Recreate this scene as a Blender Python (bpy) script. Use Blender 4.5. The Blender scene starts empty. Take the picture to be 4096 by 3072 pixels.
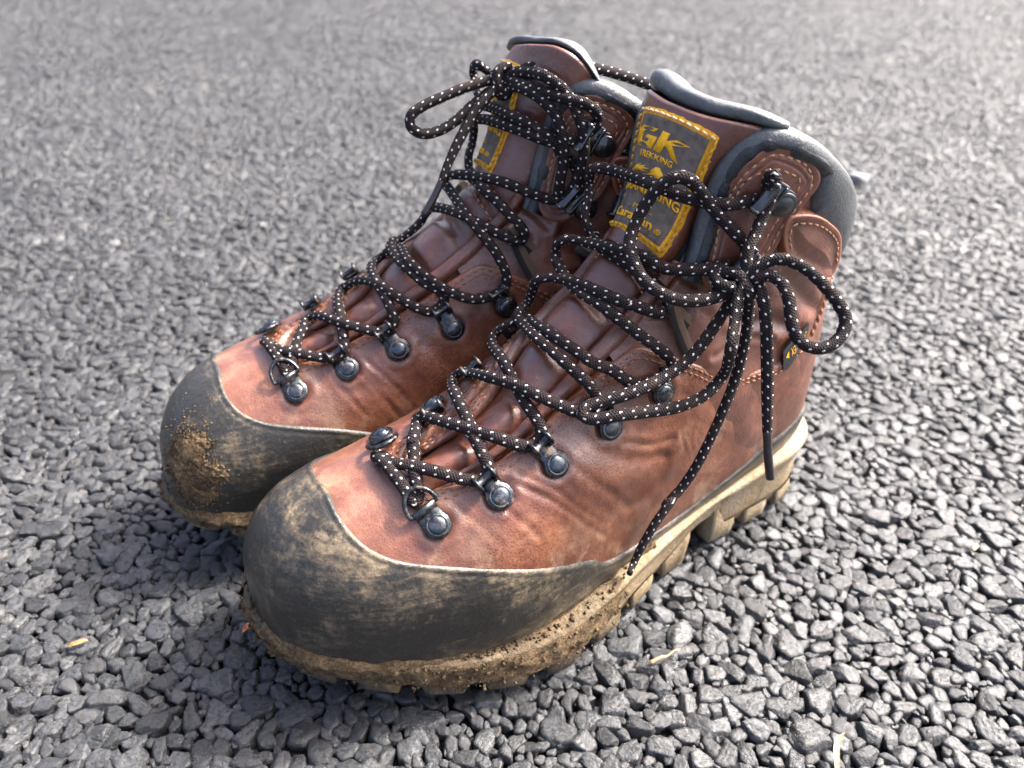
import bpy, math, random
import numpy as np
from math import pi, sin, cos, radians
from mathutils import Matrix, Vector, noise as mnoise
from mathutils.bvhtree import BVHTree

C = bpy.context.scene
# ---------------------------------------------------------------- camera
cam_d = bpy.data.cameras.new('camera'); cam = bpy.data.objects.new('camera', cam_d)
C.collection.objects.link(cam); C.camera = cam
pitch, roll = radians(35.09), radians(1.97)
right = Vector((1, 0, 0)); fwd = Vector((0, cos(pitch), -sin(pitch))); up = Vector((0, sin(pitch), cos(pitch)))
r2 = cos(roll)*right + sin(roll)*up; u2 = cos(roll)*up - sin(roll)*right
cam.matrix_world = Matrix(((r2.x, u2.x, -fwd.x, 0), (r2.y, u2.y, -fwd.y, 0), (r2.z, u2.z, -fwd.z, .2837), (0, 0, 0, 1)))
cam_d.sensor_width = 36; cam_d.lens = 1623.3/2212*36
cam_d.clip_start = .01; cam_d.clip_end = 400
cam_d.dof.use_dof = True; cam_d.dof.focus_distance = .295; cam_d.dof.aperture_fstop = 8.5
# ---------------------------------------------------------------- world, sun, exposure
SUN_EL, SUN_AZ = radians(50), radians(62)        # azimuth measured clockwise from +Y (away from the camera)
w = bpy.data.worlds.new('World'); C.world = w; w.use_nodes = True
nt = w.node_tree; bg = nt.nodes['Background']
sky = nt.nodes.new('ShaderNodeTexSky'); sky.sky_type = 'NISHITA'; sky.sun_disc = False
sky.sun_elevation = SUN_EL; sky.sun_rotation = SUN_AZ
sky.air_density = .5; sky.dust_density = 7.0; sky.ozone_density = 1.0
nt.links.new(sky.outputs[0], bg.inputs[0]); bg.inputs[1].default_value = .15
sd_ = bpy.data.lights.new('sun', 'SUN'); sun = bpy.data.objects.new('sun', sd_); C.collection.objects.link(sun)
sd_.energy = 2.5; sd_.angle = radians(8.0); sd_.color = (1, .965, .92)
sdir = Vector((sin(SUN_AZ)*cos(SUN_EL), cos(SUN_AZ)*cos(SUN_EL), sin(SUN_EL)))
sun.rotation_euler = sdir.to_track_quat('Z', 'Y').to_euler()
C.view_settings.view_transform = 'Standard'; C.view_settings.look = 'None'
C.view_settings.gamma = 1; C.view_settings.exposure = 2.4
C.render.resolution_x = 1024; C.render.resolution_y = 768

# ---------------------------------------------------------------- helpers
rng = np.random.default_rng(7); random.seed(7)
def link(o, parent=None):
    C.collection.objects.link(o)
    if parent is not None: o.parent = parent
    return o
def raw_mesh(name, V, Fc, uv=None, attrs=None, smooth=True):
    """V (n,3); Fc (m,k) array of equal sized faces, or list of such arrays"""
    me = bpy.data.meshes.new(name)
    if isinstance(Fc, np.ndarray): Fc = [Fc]
    nl = sum(f.size for f in Fc); nf = sum(len(f) for f in Fc)
    me.vertices.add(len(V)); me.vertices.foreach_set('co', np.asarray(V, np.float32).ravel())
    me.loops.add(nl); me.polygons.add(nf)
    idx = np.concatenate([f.ravel() for f in Fc]).astype(np.int32)
    tot = np.concatenate([np.full(len(f), f.shape[1]) for f in Fc]).astype(np.int32)
    st = np.concatenate([[0], np.cumsum(tot)[:-1]]).astype(np.int32)
    me.loops.foreach_set('vertex_index', idx); me.polygons.foreach_set('loop_start', st); me.polygons.foreach_set('loop_total', tot)
    if smooth: me.polygons.foreach_set('use_smooth', np.ones(nf, bool))
    me.update(calc_edges=True)
    if uv is not None:
        l = me.uv_layers.new(name='UVMap'); l.data.foreach_set('uv', np.asarray(uv, np.float32)[idx].ravel())
    for k, a in (attrs or {}).items():
        at = me.attributes.new(k, 'FLOAT', 'POINT'); at.data.foreach_set('value', np.asarray(a, np.float32).ravel())
    me.validate(clean_customdata=False)
    return me
def obj(name, me, mat, parent=None):
    o = bpy.data.objects.new(name, me)
    if mat is not None and len(me.materials) == 0: me.materials.append(mat)
    return link(o, parent)
def tag(o, label, cat=None, group=None, kind=None):
    if label: o['label'] = label
    if cat: o['category'] = cat
    if group: o['group'] = group
    if kind: o['kind'] = kind
    return o
def grid_faces(n, m, closed=False):
    i = np.arange(n-1)[:, None]; j = np.arange(m if closed else m-1)[None]
    a = i*m+j; b = i*m+(j+1) % m; c = (i+1)*m+(j+1) % m; d = (i+1)*m+j
    return np.stack([a, b, c, d], -1).reshape(-1, 4)
def sstep(a, b, x):
    q = np.clip((x-a)/(b-a), 0, 1); return q*q*(3-2*q)
_perm = np.random.default_rng(3).permutation(4096)
def vnoise(P, seed=0):
    P = np.asarray(P, float); I = np.floor(P).astype(int); f = P-I; f = f*f*(3-2*f); out = 0
    for dx in (0, 1):
        for dy in (0, 1):
            for dz in (0, 1):
                h = _perm[(I[..., 0]+dx+seed) & 4095]; h = _perm[(h+I[..., 1]+dy) & 4095]; h = _perm[(h+I[..., 2]+dz) & 4095]
                w_ = (f[..., 0] if dx else 1-f[..., 0])*(f[..., 1] if dy else 1-f[..., 1])*(f[..., 2] if dz else 1-f[..., 2])
                out = out+w_*(h/2047.5-1)
    return out
def fbm(P, s, o=4, seed=0):
    P = np.asarray(P)*s; a = 1; t = 0; z = 0
    for k in range(o): t = t+a*vnoise(P, seed+17*k); z += a; a *= .5; P = P*2.03
    return t/z
def resample(P, step, closed=False):
    """centripetal catmull-rom through P"""
    P = np.asarray(P, float)
    if closed: Q = np.vstack([P[-1], P, P[0], P[1]])
    else: Q = np.vstack([2*P[0]-P[1], P, 2*P[-1]-P[-2]])
    out = []
    for i in range(1, len(Q)-2):
        p0, p1, p2, p3 = Q[i-1:i+3]
        t0 = 0; t1 = t0+np.linalg.norm(p1-p0)**.5+1e-9; t2 = t1+np.linalg.norm(p2-p1)**.5+1e-9; t3 = t2+np.linalg.norm(p3-p2)**.5+1e-9
        n = max(3, int(np.linalg.norm(p2-p1)/step*3))
        t = np.linspace(t1, t2, n, endpoint=False)[:, None]
        A1 = (t1-t)/(t1-t0)*p0+(t-t0)/(t1-t0)*p1; A2 = (t2-t)/(t2-t1)*p1+(t-t1)/(t2-t1)*p2; A3 = (t3-t)/(t3-t2)*p2+(t-t2)/(t3-t2)*p3
        B1 = (t2-t)/(t2-t0)*A1+(t-t0)/(t2-t0)*A2; B2 = (t3-t)/(t3-t1)*A2+(t-t1)/(t3-t1)*A3
        out.append((t2-t)/(t2-t1)*B1+(t-t1)/(t2-t1)*B2)
    out.append(Q[-2][None]); out = np.vstack(out)
    L = np.concatenate([[0], np.cumsum(np.linalg.norm(np.diff(out, axis=0), axis=1))])
    n = max(3, int(L[-1]/step)+1); s = np.linspace(0, L[-1], n)
    return np.stack([np.interp(s, L, out[:, k]) for k in range(out.shape[1])], 1)
def frames(P, up0=None):
    T = np.gradient(P, axis=0); T /= np.linalg.norm(T, axis=1, keepdims=True)+1e-12
    n = np.array(up0 if up0 is not None else (0, 0, 1.)); N = np.zeros_like(P)
    for i in range(len(P)):
        n = n-T[i]*n.dot(T[i]); l = np.linalg.norm(n)
        if l < 1e-6: n = np.cross(T[i], (1, .3, .2)); l = np.linalg.norm(n)
        n = n/l; N[i] = n
    return T, N, np.cross(T, N)
def tube(P, r, seg=10, uv=True, caps=True, flat=1., up0=None, normals=None):
    """returns V,F,UV ; r scalar or array; uv in metres along / 0..1 around"""
    T, N, B = frames(P, up0)
    if normals is not None:
        N = normals-T*(normals*T).sum(1, keepdims=True); N /= np.linalg.norm(N, axis=1, keepdims=True); B = np.cross(T, N)
    r = np.broadcast_to(np.asarray(r, float), (len(P),))
    a = np.linspace(0, 2*pi, seg+1)
    V = P[:, None]+r[:, None, None]*(N[:, None]*np.cos(a)[None, :, None]*flat+B[:, None]*np.sin(a)[None, :, None])
    L = np.concatenate([[0], np.cumsum(np.linalg.norm(np.diff(P, axis=0), axis=1))])
    UV = np.stack(np.broadcast_arrays(L[:, None]*100, a[None]/(2*pi)), -1)
    n, m = len(P), seg+1
    Fs = [grid_faces(n, m)]
    V = V.reshape(-1, 3); UV = UV.reshape(-1, 2)
    if caps:
        V = np.vstack([V, P[0]-T[0]*r[0]*.35, P[-1]+T[-1]*r[-1]*.35]); UV = np.vstack([UV, [[0, 0], [L[-1]*100, 0]]])
        j = np.arange(seg); k = n*m
        Fs.append(np.stack([j+1, j, np.full(seg, k)], 1)); Fs.append(np.stack([(n-1)*m+j, (n-1)*m+j+1, np.full(seg, k+1)], 1))
    return V, Fs, UV
class Bag:
    """collects pieces with mixed face sizes into one mesh"""
    def __init__(s): s.V = []; s.F = {}; s.U = []; s.n = 0; s.A = []
    def add(s, V, Fs, UV=None, a=0.):
        if isinstance(Fs, np.ndarray): Fs = [Fs]
        for f in Fs: s.F.setdefault(f.shape[1], []).append(f+s.n)
        s.V.append(V); s.U.append(UV if UV is not None else np.zeros((len(V), 2))); s.A.append(np.full(len(V), a)); s.n += len(V)
    def mesh(s, name, smooth=True, flip=False):
        F_ = [np.vstack(v) for v in s.F.values()]
        if flip: F_ = [f[:, ::-1] for f in F_]
        return raw_mesh(name, np.vstack(s.V), F_, np.vstack(s.U), {'tone': np.concatenate(s.A)}, smooth)

# ---------------------------------------------------------------- materials
class NT:
    def __init__(s, name):
        s.m = bpy.data.materials.new(name); s.m.use_nodes = True; s.t = s.m.node_tree; s.b = s.t.nodes['Principled BSDF']
    def n(s, typ, **k):
        nd = s.t.nodes.new('ShaderNode'+typ)
        for a, b in k.items(): setattr(nd, a, b)
        return nd
    def l(s, a, b): s.t.links.new(a, b)
    def inp(s, sock, v):
        if hasattr(v, 'links') or hasattr(v, 'is_linked'): s.l(v, sock)
        else: sock.default_value = v
    def math(s, op, a, b=0., c=0., clamp=False):
        nd = s.n('Math', operation=op, use_clamp=clamp)
        for i, v in enumerate((a, b, c)): s.inp(nd.inputs[i], v)
        return nd.outputs[0]
    def noise(s, vec, scale, detail=3, rough=.55, dist=0.):
        nd = s.n('TexNoise'); s.inp(nd.inputs['Vector'], vec); nd.inputs['Scale'].default_value = scale
        nd.inputs['Detail'].default_value = detail; nd.inputs['Roughness'].default_value = rough; nd.inputs['Distortion'].default_value = dist
        return nd.outputs[0]
    def vor(s, vec, scale, feature='F1', out=0, rnd=1.):
        nd = s.n('TexVoronoi', feature=feature); s.inp(nd.inputs['Vector'], vec); nd.inputs['Scale'].default_value = scale
        nd.inputs['Randomness'].default_value = rnd
        return nd.outputs[out]
    def ramp(s, fac, stops):
        nd = s.n('ValToRGB'); s.inp(nd.inputs[0], fac); e = nd.color_ramp.elements
        while len(e) > 1: e.remove(e[0])
        e[0].position = stops[0][0]; e[0].color = (*stops[0][1], 1) if len(stops[0][1]) == 3 else stops[0][1]
        for p, c in stops[1:]:
            q = e.new(p); q.color = (*c, 1)
        return nd.outputs[0]
    def rmap(s, v, a, b, c=0., d=1.):
        nd = s.n('MapRange'); s.inp(nd.inputs[0], v)
        for i, x in enumerate((a, b, c, d)): nd.inputs[i+1].default_value = x
        nd.interpolation_type = 'SMOOTHSTEP'
        return nd.outputs[0]
    def mix(s, f, a, b, mode='MIX'):
        nd = s.n('Mix', data_type='RGBA', blend_type=mode); s.inp(nd.inputs[0], f)
        for i, v in ((6, a), (7, b)): s.inp(nd.inputs[i], (*v, 1) if isinstance(v, tuple) and len(v) == 3 else v)
        return nd.outputs[2]
    def bump(s, h, strength, dist, prev=None):
        nd = s.n('Bump'); nd.inputs['Strength'].default_value = strength; nd.inputs['Distance'].default_value = dist
        s.inp(nd.inputs['Height'], h)
        if prev is not None: s.l(prev, nd.inputs['Normal'])
        return nd.outputs[0]
    def out(s, color=None, rough=None, normal=None, **k):
        for nm, v in (('Base Color', color), ('Roughness', rough), ('Normal', normal)):
            if v is None: continue
            s.inp(s.b.inputs[nm], (*v, 1) if isinstance(v, tuple) and len(v) == 3 else v)
        for a, v in k.items(): s.inp(s.b.inputs[a.replace('_', ' ')], v)
        if normal is not None and 'Coat_Weight' in k: s.inp(s.b.inputs['Coat Normal'], normal)
        return s.m
    def obj(s): return s.n('TexCoord').outputs['Object']
    def attr(s, name): return s.n('Attribute', attribute_name=name).outputs['Fac']
    def xyz(s, v):
        nd = s.n('SeparateXYZ'); s.l(v, nd.inputs[0]); return nd.outputs
    def scaled(s, v, sc):
        nd = s.n('Mapping'); s.l(v, nd.inputs[0]); nd.inputs['Scale'].default_value = sc; return nd.outputs[0]
    def warp(s, v, scale, amt):
        nz = s.n('TexNoise'); s.l(v, nz.inputs['Vector']); nz.inputs['Scale'].default_value = scale; nz.inputs['Detail'].default_value = 3
        a = s.n('VectorMath', operation='SUBTRACT'); s.l(nz.outputs['Color'], a.inputs[0]); a.inputs[1].default_value = (.5, .5, .5)
        b = s.n('VectorMath', operation='SCALE'); s.l(a.outputs[0], b.inputs[0]); b.inputs['Scale'].default_value = amt
        c = s.n('VectorMath', operation='ADD'); s.l(v, c.inputs[0]); s.l(b.outputs[0], c.inputs[1]); return c.outputs[0]

MUD_L, MUD_D = (.50, .36, .20), (.22, .145, .075)
def mat_leather(name, dark=(.058, .0145, .0075), mid=(.096, .0262, .0112), light=(.200, .069, .029), grain=800, dust=.30, rough=.36, cracks=.6):
    m = NT(name); o = m.obj(); w_ = m.warp(o, 60, .012)
    n1 = m.noise(w_, 34, 4, .6); n2 = m.noise(o, 140, 4, .6)
    n3 = m.noise(m.warp(o, 400, .002), 420, 4, .7)
    f = m.math('ADD', m.math('MULTIPLY', n1, .42), m.math('ADD', m.math('MULTIPLY', n2, .33), m.math('MULTIPLY', n3, .25)))
    col = m.ramp(f, [(.33, dark), (.50, mid), (.68, light)])
    wv = m.warp(o, 700, .0012)
    cr = m.vor(wv, grain, 'DISTANCE_TO_EDGE'); crk = m.rmap(cr, .0, .16, 1, 0)
    crm = m.math('MULTIPLY', crk, m.rmap(m.noise(o, 50, 3), .40, .62, .12, cracks))
    col = m.mix(crm, col, (light[0]*1.25, light[1]*1.5, light[2]*1.6))
    ed = m.attr('edge')
    col = m.mix(m.math('MULTIPLY', ed, .9), col, (.30, .105, .045))
    z = m.xyz(o)[2]
    dn = m.noise(m.warp(o, 90, .01), 55, 5, .65)
    dm = m.math('MULTIPLY', m.rmap(dn, .47, .68), m.math('ADD', m.rmap(z, .030, .075, dust*2, dust*.35), m.math('MULTIPLY', m.attr('dust'), .8)), clamp=True)
    col = m.mix(dm, col, (.30, .185, .11))
    toe_glare = m.math('MULTIPLY', m.rmap(m.math('ADD', m.xyz(o)[0], m.math('MULTIPLY', n2, .03)), .215, .275, 0, .20), m.rmap(m.noise(o, 38, 4, .6), .35, .60, .45, 1))
    col = m.mix(toe_glare, col, (.36, .175, .125))  # pinkish toe tint: dust, plus the sky's glare painted into the colour
    # scuffs
    sc = m.noise(m.scaled(m.warp(o, 30, .02), (260, 260, 70)), 1, 4, .7); scm = m.rmap(sc, .60, .72, 0, .35)
    col = m.mix(scm, col, (light[0]*1.1, light[1]*1.2, light[2]*1.2))
    bp = m.bump(cr, .30, .0005); bp = m.bump(n3, .18, .0008, bp); bp = m.bump(m.noise(o, 90, 3), .14, .003, bp)
    rg = m.math('ADD', m.math('MULTIPLY', n2, .22), m.math('ADD', rough-.1, m.math('MULTIPLY', dm, .25)))
    return m.out(col, rg, bp, Specular_IOR_Level=.75, Coat_Weight=.22, Coat_Roughness=.28)
def mat_rubber(name, mud=.5, seed=0., base=(.019, .0175, .0145)):
    m = NT(name); o = m.obj(); x = m.xyz(o)
    mp = m.n('Mapping'); m.l(o, mp.inputs[0]); mp.inputs['Location'].default_value = (seed, seed*.7, seed*.3); p = mp.outputs[0]
    a = m.noise(m.warp(p, 30, .010), 17, 5, .72); a2 = m.noise(p, 85, 5, .75)
    st = m.n('Mapping'); m.l(m.warp(p, 22, .012), st.inputs[0]); st.inputs['Scale'].default_value = (40, 120, 620); st.inputs['Rotation'].default_value = (.35, .25, .5)
    b = m.noise(st.outputs[0], 1, 4, .65)
    c = m.noise(p, 480, 4, .75)
    f = m.math('ADD', m.math('ADD', m.math('MULTIPLY', a, .46), m.math('MULTIPLY', b, .16)), m.math('ADD', m.math('MULTIPLY', a2, .22), m.math('MULTIPLY', c, .16)))
    f = m.math('ADD', f, m.rmap(x[2], .020, .042, .07, 0))
    f = m.math('ADD', m.math('MULTIPLY', m.math('SUBTRACT', f, .5), 1.75), .5)
    k = .580-(mud-.5)*.3
    col = m.ramp(f, [(k-.10, base), (k-.045, (.036, .031, .023)), (k+.005, (.075, .058, .036)), (k+.05, (.115, .088, .054)), (k+.11, (.185, .135, .078)), (k+.19, (.30, .22, .125))])
    mudm = m.rmap(f, k-.03, k+.09)
    scr = m.rmap(m.noise(m.scaled(m.warp(p, 20, .03), (900, 120, 900)), 1, 2, .5), .69, .74, 0, .22)
    col = m.mix(scr, col, (.24, .24, .22))
    col = m.mix(m.math('MULTIPLY', m.attr('edge'), .25), col, (.16, .14, .11))
    bp = m.bump(f, .45, .0012); bp = m.bump(c, .35, .0006, bp)
    rg = m.math('ADD', .33, m.math('MULTIPLY', mudm, .45))
    return m.out(col, rg, bp, Specular_IOR_Level=.5)
def mat_sole(name, seed=0.):
    m = NT(name); o = m.obj(); x = m.xyz(o)
    mp = m.n('Mapping'); m.l(o, mp.inputs[0]); mp.inputs['Location'].default_value = (seed, seed, 0); p = mp.outputs[0]
    a = m.noise(m.warp(p, 60, .015), 60, 6, .68); c = m.noise(p, 600, 4, .7)
    f = m.math('ADD', m.math('MULTIPLY', a, .72), m.math('MULTIPLY', c, .28))
    f = m.math('ADD', f, m.rmap(x[0], .115, .19, .035, .20))
    f = m.math('ADD', f, m.rmap(x[2], .012, .030, .045, 0))
    col = m.ramp(f, [(.40, (.34, .30, .22)), (.50, (.25, .20, .13)), (.58, (.25, .185, .105)), (.68, (.17, .12, .066)), (.80, (.07, .055, .036))])
    toe = m.rmap(m.math('ADD', x[0], m.math('MULTIPLY', a, .05)), .285, .315, 0, .85)
    col = m.mix(toe, col, (.050, .046, .036))
    bp = m.bump(f, .6, .002); bp = m.bump(c, .6, .0012, bp)
    return m.out(col, .72, bp, Specular_IOR_Level=.3)
def mat_mud(name):
    m = NT(name); o = m.obj(); a = m.noise(o, 700, 5, .75); b = m.noise(o, 130, 4)
    col = m.ramp(m.math('ADD', m.math('MULTIPLY', a, .6), m.math('MULTIPLY', b, .4)), [(.36, (.045, .031, .018)), (.5, (.125, .085, .046)), (.64, (.26, .18, .10))])
    return m.out(col, .95, m.bump(a, 1., .002), Specular_IOR_Level=.15)
def mat_simple(name, col, rough=.5, metal=0., nscale=0, namt=.3, bumpd=.0005, spec=.5, grain=None, coat=0.):
    m = NT(name); o = m.obj(); c = col; bp = None
    if nscale:
        nz = m.noise(o, nscale, 4, .65)
        c = m.mix(m.rmap(nz, .3, .7), tuple(x*(1-namt) for x in col), tuple(min(1, x*(1+namt)) for x in col))
        bp = m.bump(nz, .5, bumpd)
    if metal > .5:
        dn = m.noise(m.warp(o, 200, .003), 260, 4, .7); dmk = m.rmap(dn, .55, .70, 0, .8); c = m.mix(dmk, c, (.16, .11, .06)); metal = m.math('SUBTRACT', metal, m.math('MULTIPLY', dmk, .9)); rough = m.math('ADD', rough, m.math('ADD', m.math('MULTIPLY', dmk, .4), m.rmap(nz, .4, .8, 0, .18)))
    if grain: bp = m.bump(m.vor(m.warp(o, 500, .0015), grain, 'DISTANCE_TO_EDGE'), .4, .0005, bp)
    return m.out(c, rough, bp, Metallic=metal, Specular_IOR_Level=spec, Coat_Weight=coat, Coat_Roughness=.2)
def mat_lace(name):
    m = NT(name); uv = m.n('UVMap').outputs[0]; x = m.xyz(uv)     # x: centimetres along, y: turns
    L, A = x[0], x[1]
    # white flecks on a staggered lattice: 7 columns round the lace, period 4.6 mm
    NC = 6.0; col_i = m.math('FLOOR', m.math('MULTIPLY', A, NC)); fa = m.math('SUBTRACT', m.math('FRACT', m.math('MULTIPLY', A, NC)), .5)
    sh = m.math('MULTIPLY', col_i, .43)
    fl = m.math('SUBTRACT', m.math('FRACT', m.math('ADD', m.math('DIVIDE', L, .46), sh)), .5)
    dx = m.math('MULTIPLY', fl, 4.6/1.15); dy = m.math('MULTIPLY', fa, 2*pi*2.5/NC/.95)
    sk = m.math('ADD', dy, m.math('MULTIPLY', dx, .35))
    d = m.math('SQRT', m.math('ADD', m.math('POWER', m.math('ABSOLUTE', dx), 2.0), m.math('POWER', m.math('ABSOLUTE', sk), 2.0)))
    fleck = m.rmap(d, .36, .52, 1, 0)
    # braid relief (herringbone)
    k1 = m.math('SINE', m.math('MULTIPLY', m.math('ADD', m.math('MULTIPLY', L, 9.0), m.math('MULTIPLY', A, 8.0)), 2*pi))
    k2 = m.math('SINE', m.math('MULTIPLY', m.math('SUBTRACT', m.math('MULTIPLY', L, 9.0), m.math('MULTIPLY', A, 8.0)), 2*pi))
    wv = m.math('MAXIMUM', k1, k2)
    o = m.obj(); nz = m.noise(o, 160, 4, .6)
    dk = m.mix(m.rmap(wv, -.2, 1.), (.007, .0045, .0055), (.024, .017, .018))
    dk = m.mix(m.rmap(nz, .52, .74, 0, .40), dk, (.07, .05, .035))
    wh = m.mix(m.rmap(nz, .40, .70), (.80, .78, .74), (.50, .44, .36))
    col = m.mix(fleck, dk, wh)
    bp = m.bump(wv, .8, .0004); bp = m.bump(fleck, .5, .0005, bp)
    return m.out(col, .75, bp, Specular_IOR_Level=.15)
def mat_web(name):
    m = NT(name); uv = m.n('UVMap').outputs[0]; x = m.xyz(uv)
    st = m.rmap(x[1], .44, .50); rib = m.math('SINE', m.math('MULTIPLY', x[0], 2*pi*8))
    col = m.mix(st, (.07, .062, .052), (.36, .25, .16)); col = m.mix(m.rmap(rib, -1, 1, .45, 0), col, (.03, .025, .02))
    return m.out(col, .85, m.bump(rib, .8, .0004), Specular_IOR_Level=.2)
def mat_label(name):
    m = NT(name); uv = m.n('UVMap').outputs[0]; x = m.xyz(uv)     # millimetres
    a = m.math('SINE', m.math('MULTIPLY', m.math('ADD', x[0], m.math('MULTIPLY', x[1], .5)), 2*pi/.75)); b = m.math('SINE', m.math('MULTIPLY', x[1], 2*pi/.55))
    w_ = m.math('MULTIPLY', a, b); nz = m.noise(m.obj(), 300, 3)
    col = m.mix(m.rmap(m.math('ADD', m.math('MULTIPLY', w_, .3), nz), .1, .9), (.075, .060, .048), (.205, .170, .140))
    return m.out(col, .8, m.bump(w_, .5, .0002), Specular_IOR_Level=.3)
def mat_thread(name, c1, c2, sc=1200):
    m = NT(name); o = m.obj(); nz = m.noise(m.scaled(o, (1, 1, .3)), sc, 3, .6)
    col = m.mix(m.rmap(nz, .35, .65), c1, c2)
    return m.out(col, .6, m.bump(nz, .6, .0004), Specular_IOR_Level=.3)
def mat_stone(name, far=False):
    m = NT(name)
    tc = m.n('TexCoord').outputs['Object']; rnd = m.n('ObjectInfo').outputs['Random']
    cmb = m.n('CombineXYZ'); m.l(m.math('MULTIPLY', rnd, 37.), cmb.inputs[0]); m.l(m.math('MULTIPLY', rnd, 91.), cmb.inputs[1])
    ad = m.n('VectorMath', operation='ADD'); m.l(tc, ad.inputs[0]); m.l(cmb.outputs[0], ad.inputs[1]); p = ad.outputs[0]
    n1 = m.noise(p, 2.2, 5, .7); n2 = m.noise(p, 9, 5, .75); sp = m.vor(p, 7.0); gn = m.vor(p, 5.0, 'F1', 1)
    wp = m.n('NewGeometry').outputs['Position']; lf = m.noise(wp, 3.2, 3, .6)
    tone = m.ramp(m.math('ADD', rnd, m.rmap(lf, .38, .62, -.30, .0)), [(0, (.032, .036, .041)), (.25, (.058, .063, .070)), (.5, (.086, .092, .100)), (.8, (.118, .123, .128)), (.93, (.165, .165, .160)), (.985, (.20, .175, .135)), (1., (.38, .37, .33))])
    col = m.mix(m.rmap(n1, .40, .60, .75, 0), tone, (.012, .0115, .011))
    col = m.mix(m.rmap(n2, .52, .68, 0, .45), col, (.21, .195, .175))
    gs = m.n('SeparateColor'); m.l(gn, gs.inputs[0])
    spk = m.math('MULTIPLY', m.rmap(sp, .10, .26, 1, 0), m.rmap(gs.outputs[0], .52, .60))
    col = m.mix(m.math('MULTIPLY', spk, .8), col, m.ramp(gs.outputs[1], [(0, (.55, .53, .50)), (.6, (.34, .28, .20)), (1, (.36, .20, .11))]))
    bp = m.bump(n1, 1., .20); bp = m.bump(n2, 1., .10, bp); bp = m.bump(spk, .5, .05, bp)
    rg = m.rmap(n2, .3, .7, .42, .72)
    return m.out(col, rg, bp, Specular_IOR_Level=.8, Coat_Weight=.30, Coat_Roughness=.42)
def mat_ground(name):
    m = NT(name); o = m.obj(); v = m.vor(o, 110); n = m.noise(o, 420, 4, .7)
    col = m.mix(m.rmap(n, .4, .65), (.005, .005, .005), (.022, .021, .019))
    return m.out(col, .8, m.bump(n, 1., .003), Specular_IOR_Level=.4)
M = {}

# ---------------------------------------------------------------- the boot's last: a surface F(t, u)
# key table: t, Tx,Tz, Bx,Bz, wl(lat), wm(med), vc, nt, nb
# y centre shift c added
K=np.array([
# t    Tx    Tz     Bx    Bz     wl    wm    vc   nt   nb   yc
[0.00,.2955,.0380,.2955,.0290,.0020,.0020,.50, 2.0, 2.0,-.010],
[0.02,.2945,.0530,.2945,.0240,.0120,.0120,.55, 2.1, 2.6,-.010],
[0.06,.2890,.0690,.2908,.0210,.0230,.0230,.62, 2.25,3.4,-.009],
[0.11,.2785,.0800,.2810,.0190,.0325,.0322,.66, 2.3, 4.0,-.007],
[0.17,.2625,.0870,.2640,.0185,.0402,.0398,.68, 2.3, 4.5,-.004],
[0.24,.2410,.0920,.2400,.0185,.0455,.0460,.70, 2.3, 4.5,-.001],
[0.31,.2180,.0985,.2120,.0185,.0490,.0485,.72, 2.3, 4.5,.001],
[0.38,.1975,.1080,.1820,.0185,.0480,.0470,.72, 2.3, 4.5,.001],
[0.45,.1790,.1195,.1500,.0190,.0440,.0450,.72, 2.3, 4.5,.000],
[0.52,.1615,.1315,.1180,.0200,.0410,.0430,.68, 2.3, 4.2,-.001],
[0.59,.1450,.1440,.0850,.0220,.0395,.0415,.64, 2.3, 4.0,-.002],
[0.66,.1320,.1570,.0480,.0240,.0385,.0410,.60, 2.3, 3.4,-.003],
[0.73,.1235,.1700,.0170,.0330,.0380,.0410,.55, 2.3, 2.8,-.003],
[0.80,.1185,.1820,.0090,.0640,.0375,.0415,.52, 2.3, 2.3,-.004],
[0.87,.1150,.1940,.0130,.0980,.0385,.0430,.52, 2.3, 2.2,-.005],
[0.94,.1120,.2060,.0215,.1300,.0400,.0440,.52, 2.3, 2.2,-.005],
[1.00,.1090,.2170,.0235,.1600,.0410,.0440,.52, 2.3, 2.2,-.005],
[1.08,.1060,.2330,.0130,.1900,.0415,.0445,.52, 2.3, 2.2,-.005],
[1.20,.1010,.2570,.0110,.2350,.0420,.0450,.52, 2.3, 2.2,-.005],
])
def spline(x,X,Y):
    # monotone-ish catmull-rom in nonuniform X ; Y (n,k)
    x=np.asarray(x,float); n=len(X)
    d=np.zeros_like(Y); h=np.diff(X)[:,None]; s=np.diff(Y,axis=0)/h
    d[1:-1]=(s[:-1]*h[1:]+s[1:]*h[:-1])/(h[1:]+h[:-1]); d[0]=s[0]; d[-1]=s[-1]
    i=np.clip(np.searchsorted(X,x,side='right')-1,0,n-2)
    hh=(X[i+1]-X[i])[...,None]; u=((x-X[i])[...,None])/hh
    return ((2*u**3-3*u**2+1)*Y[i]+(u**3-2*u**2+u)*hh*d[i]+(-2*u**3+3*u**2)*Y[i+1]+(u**3-u**2)*hh*d[i+1])
LEANR=.008
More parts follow.
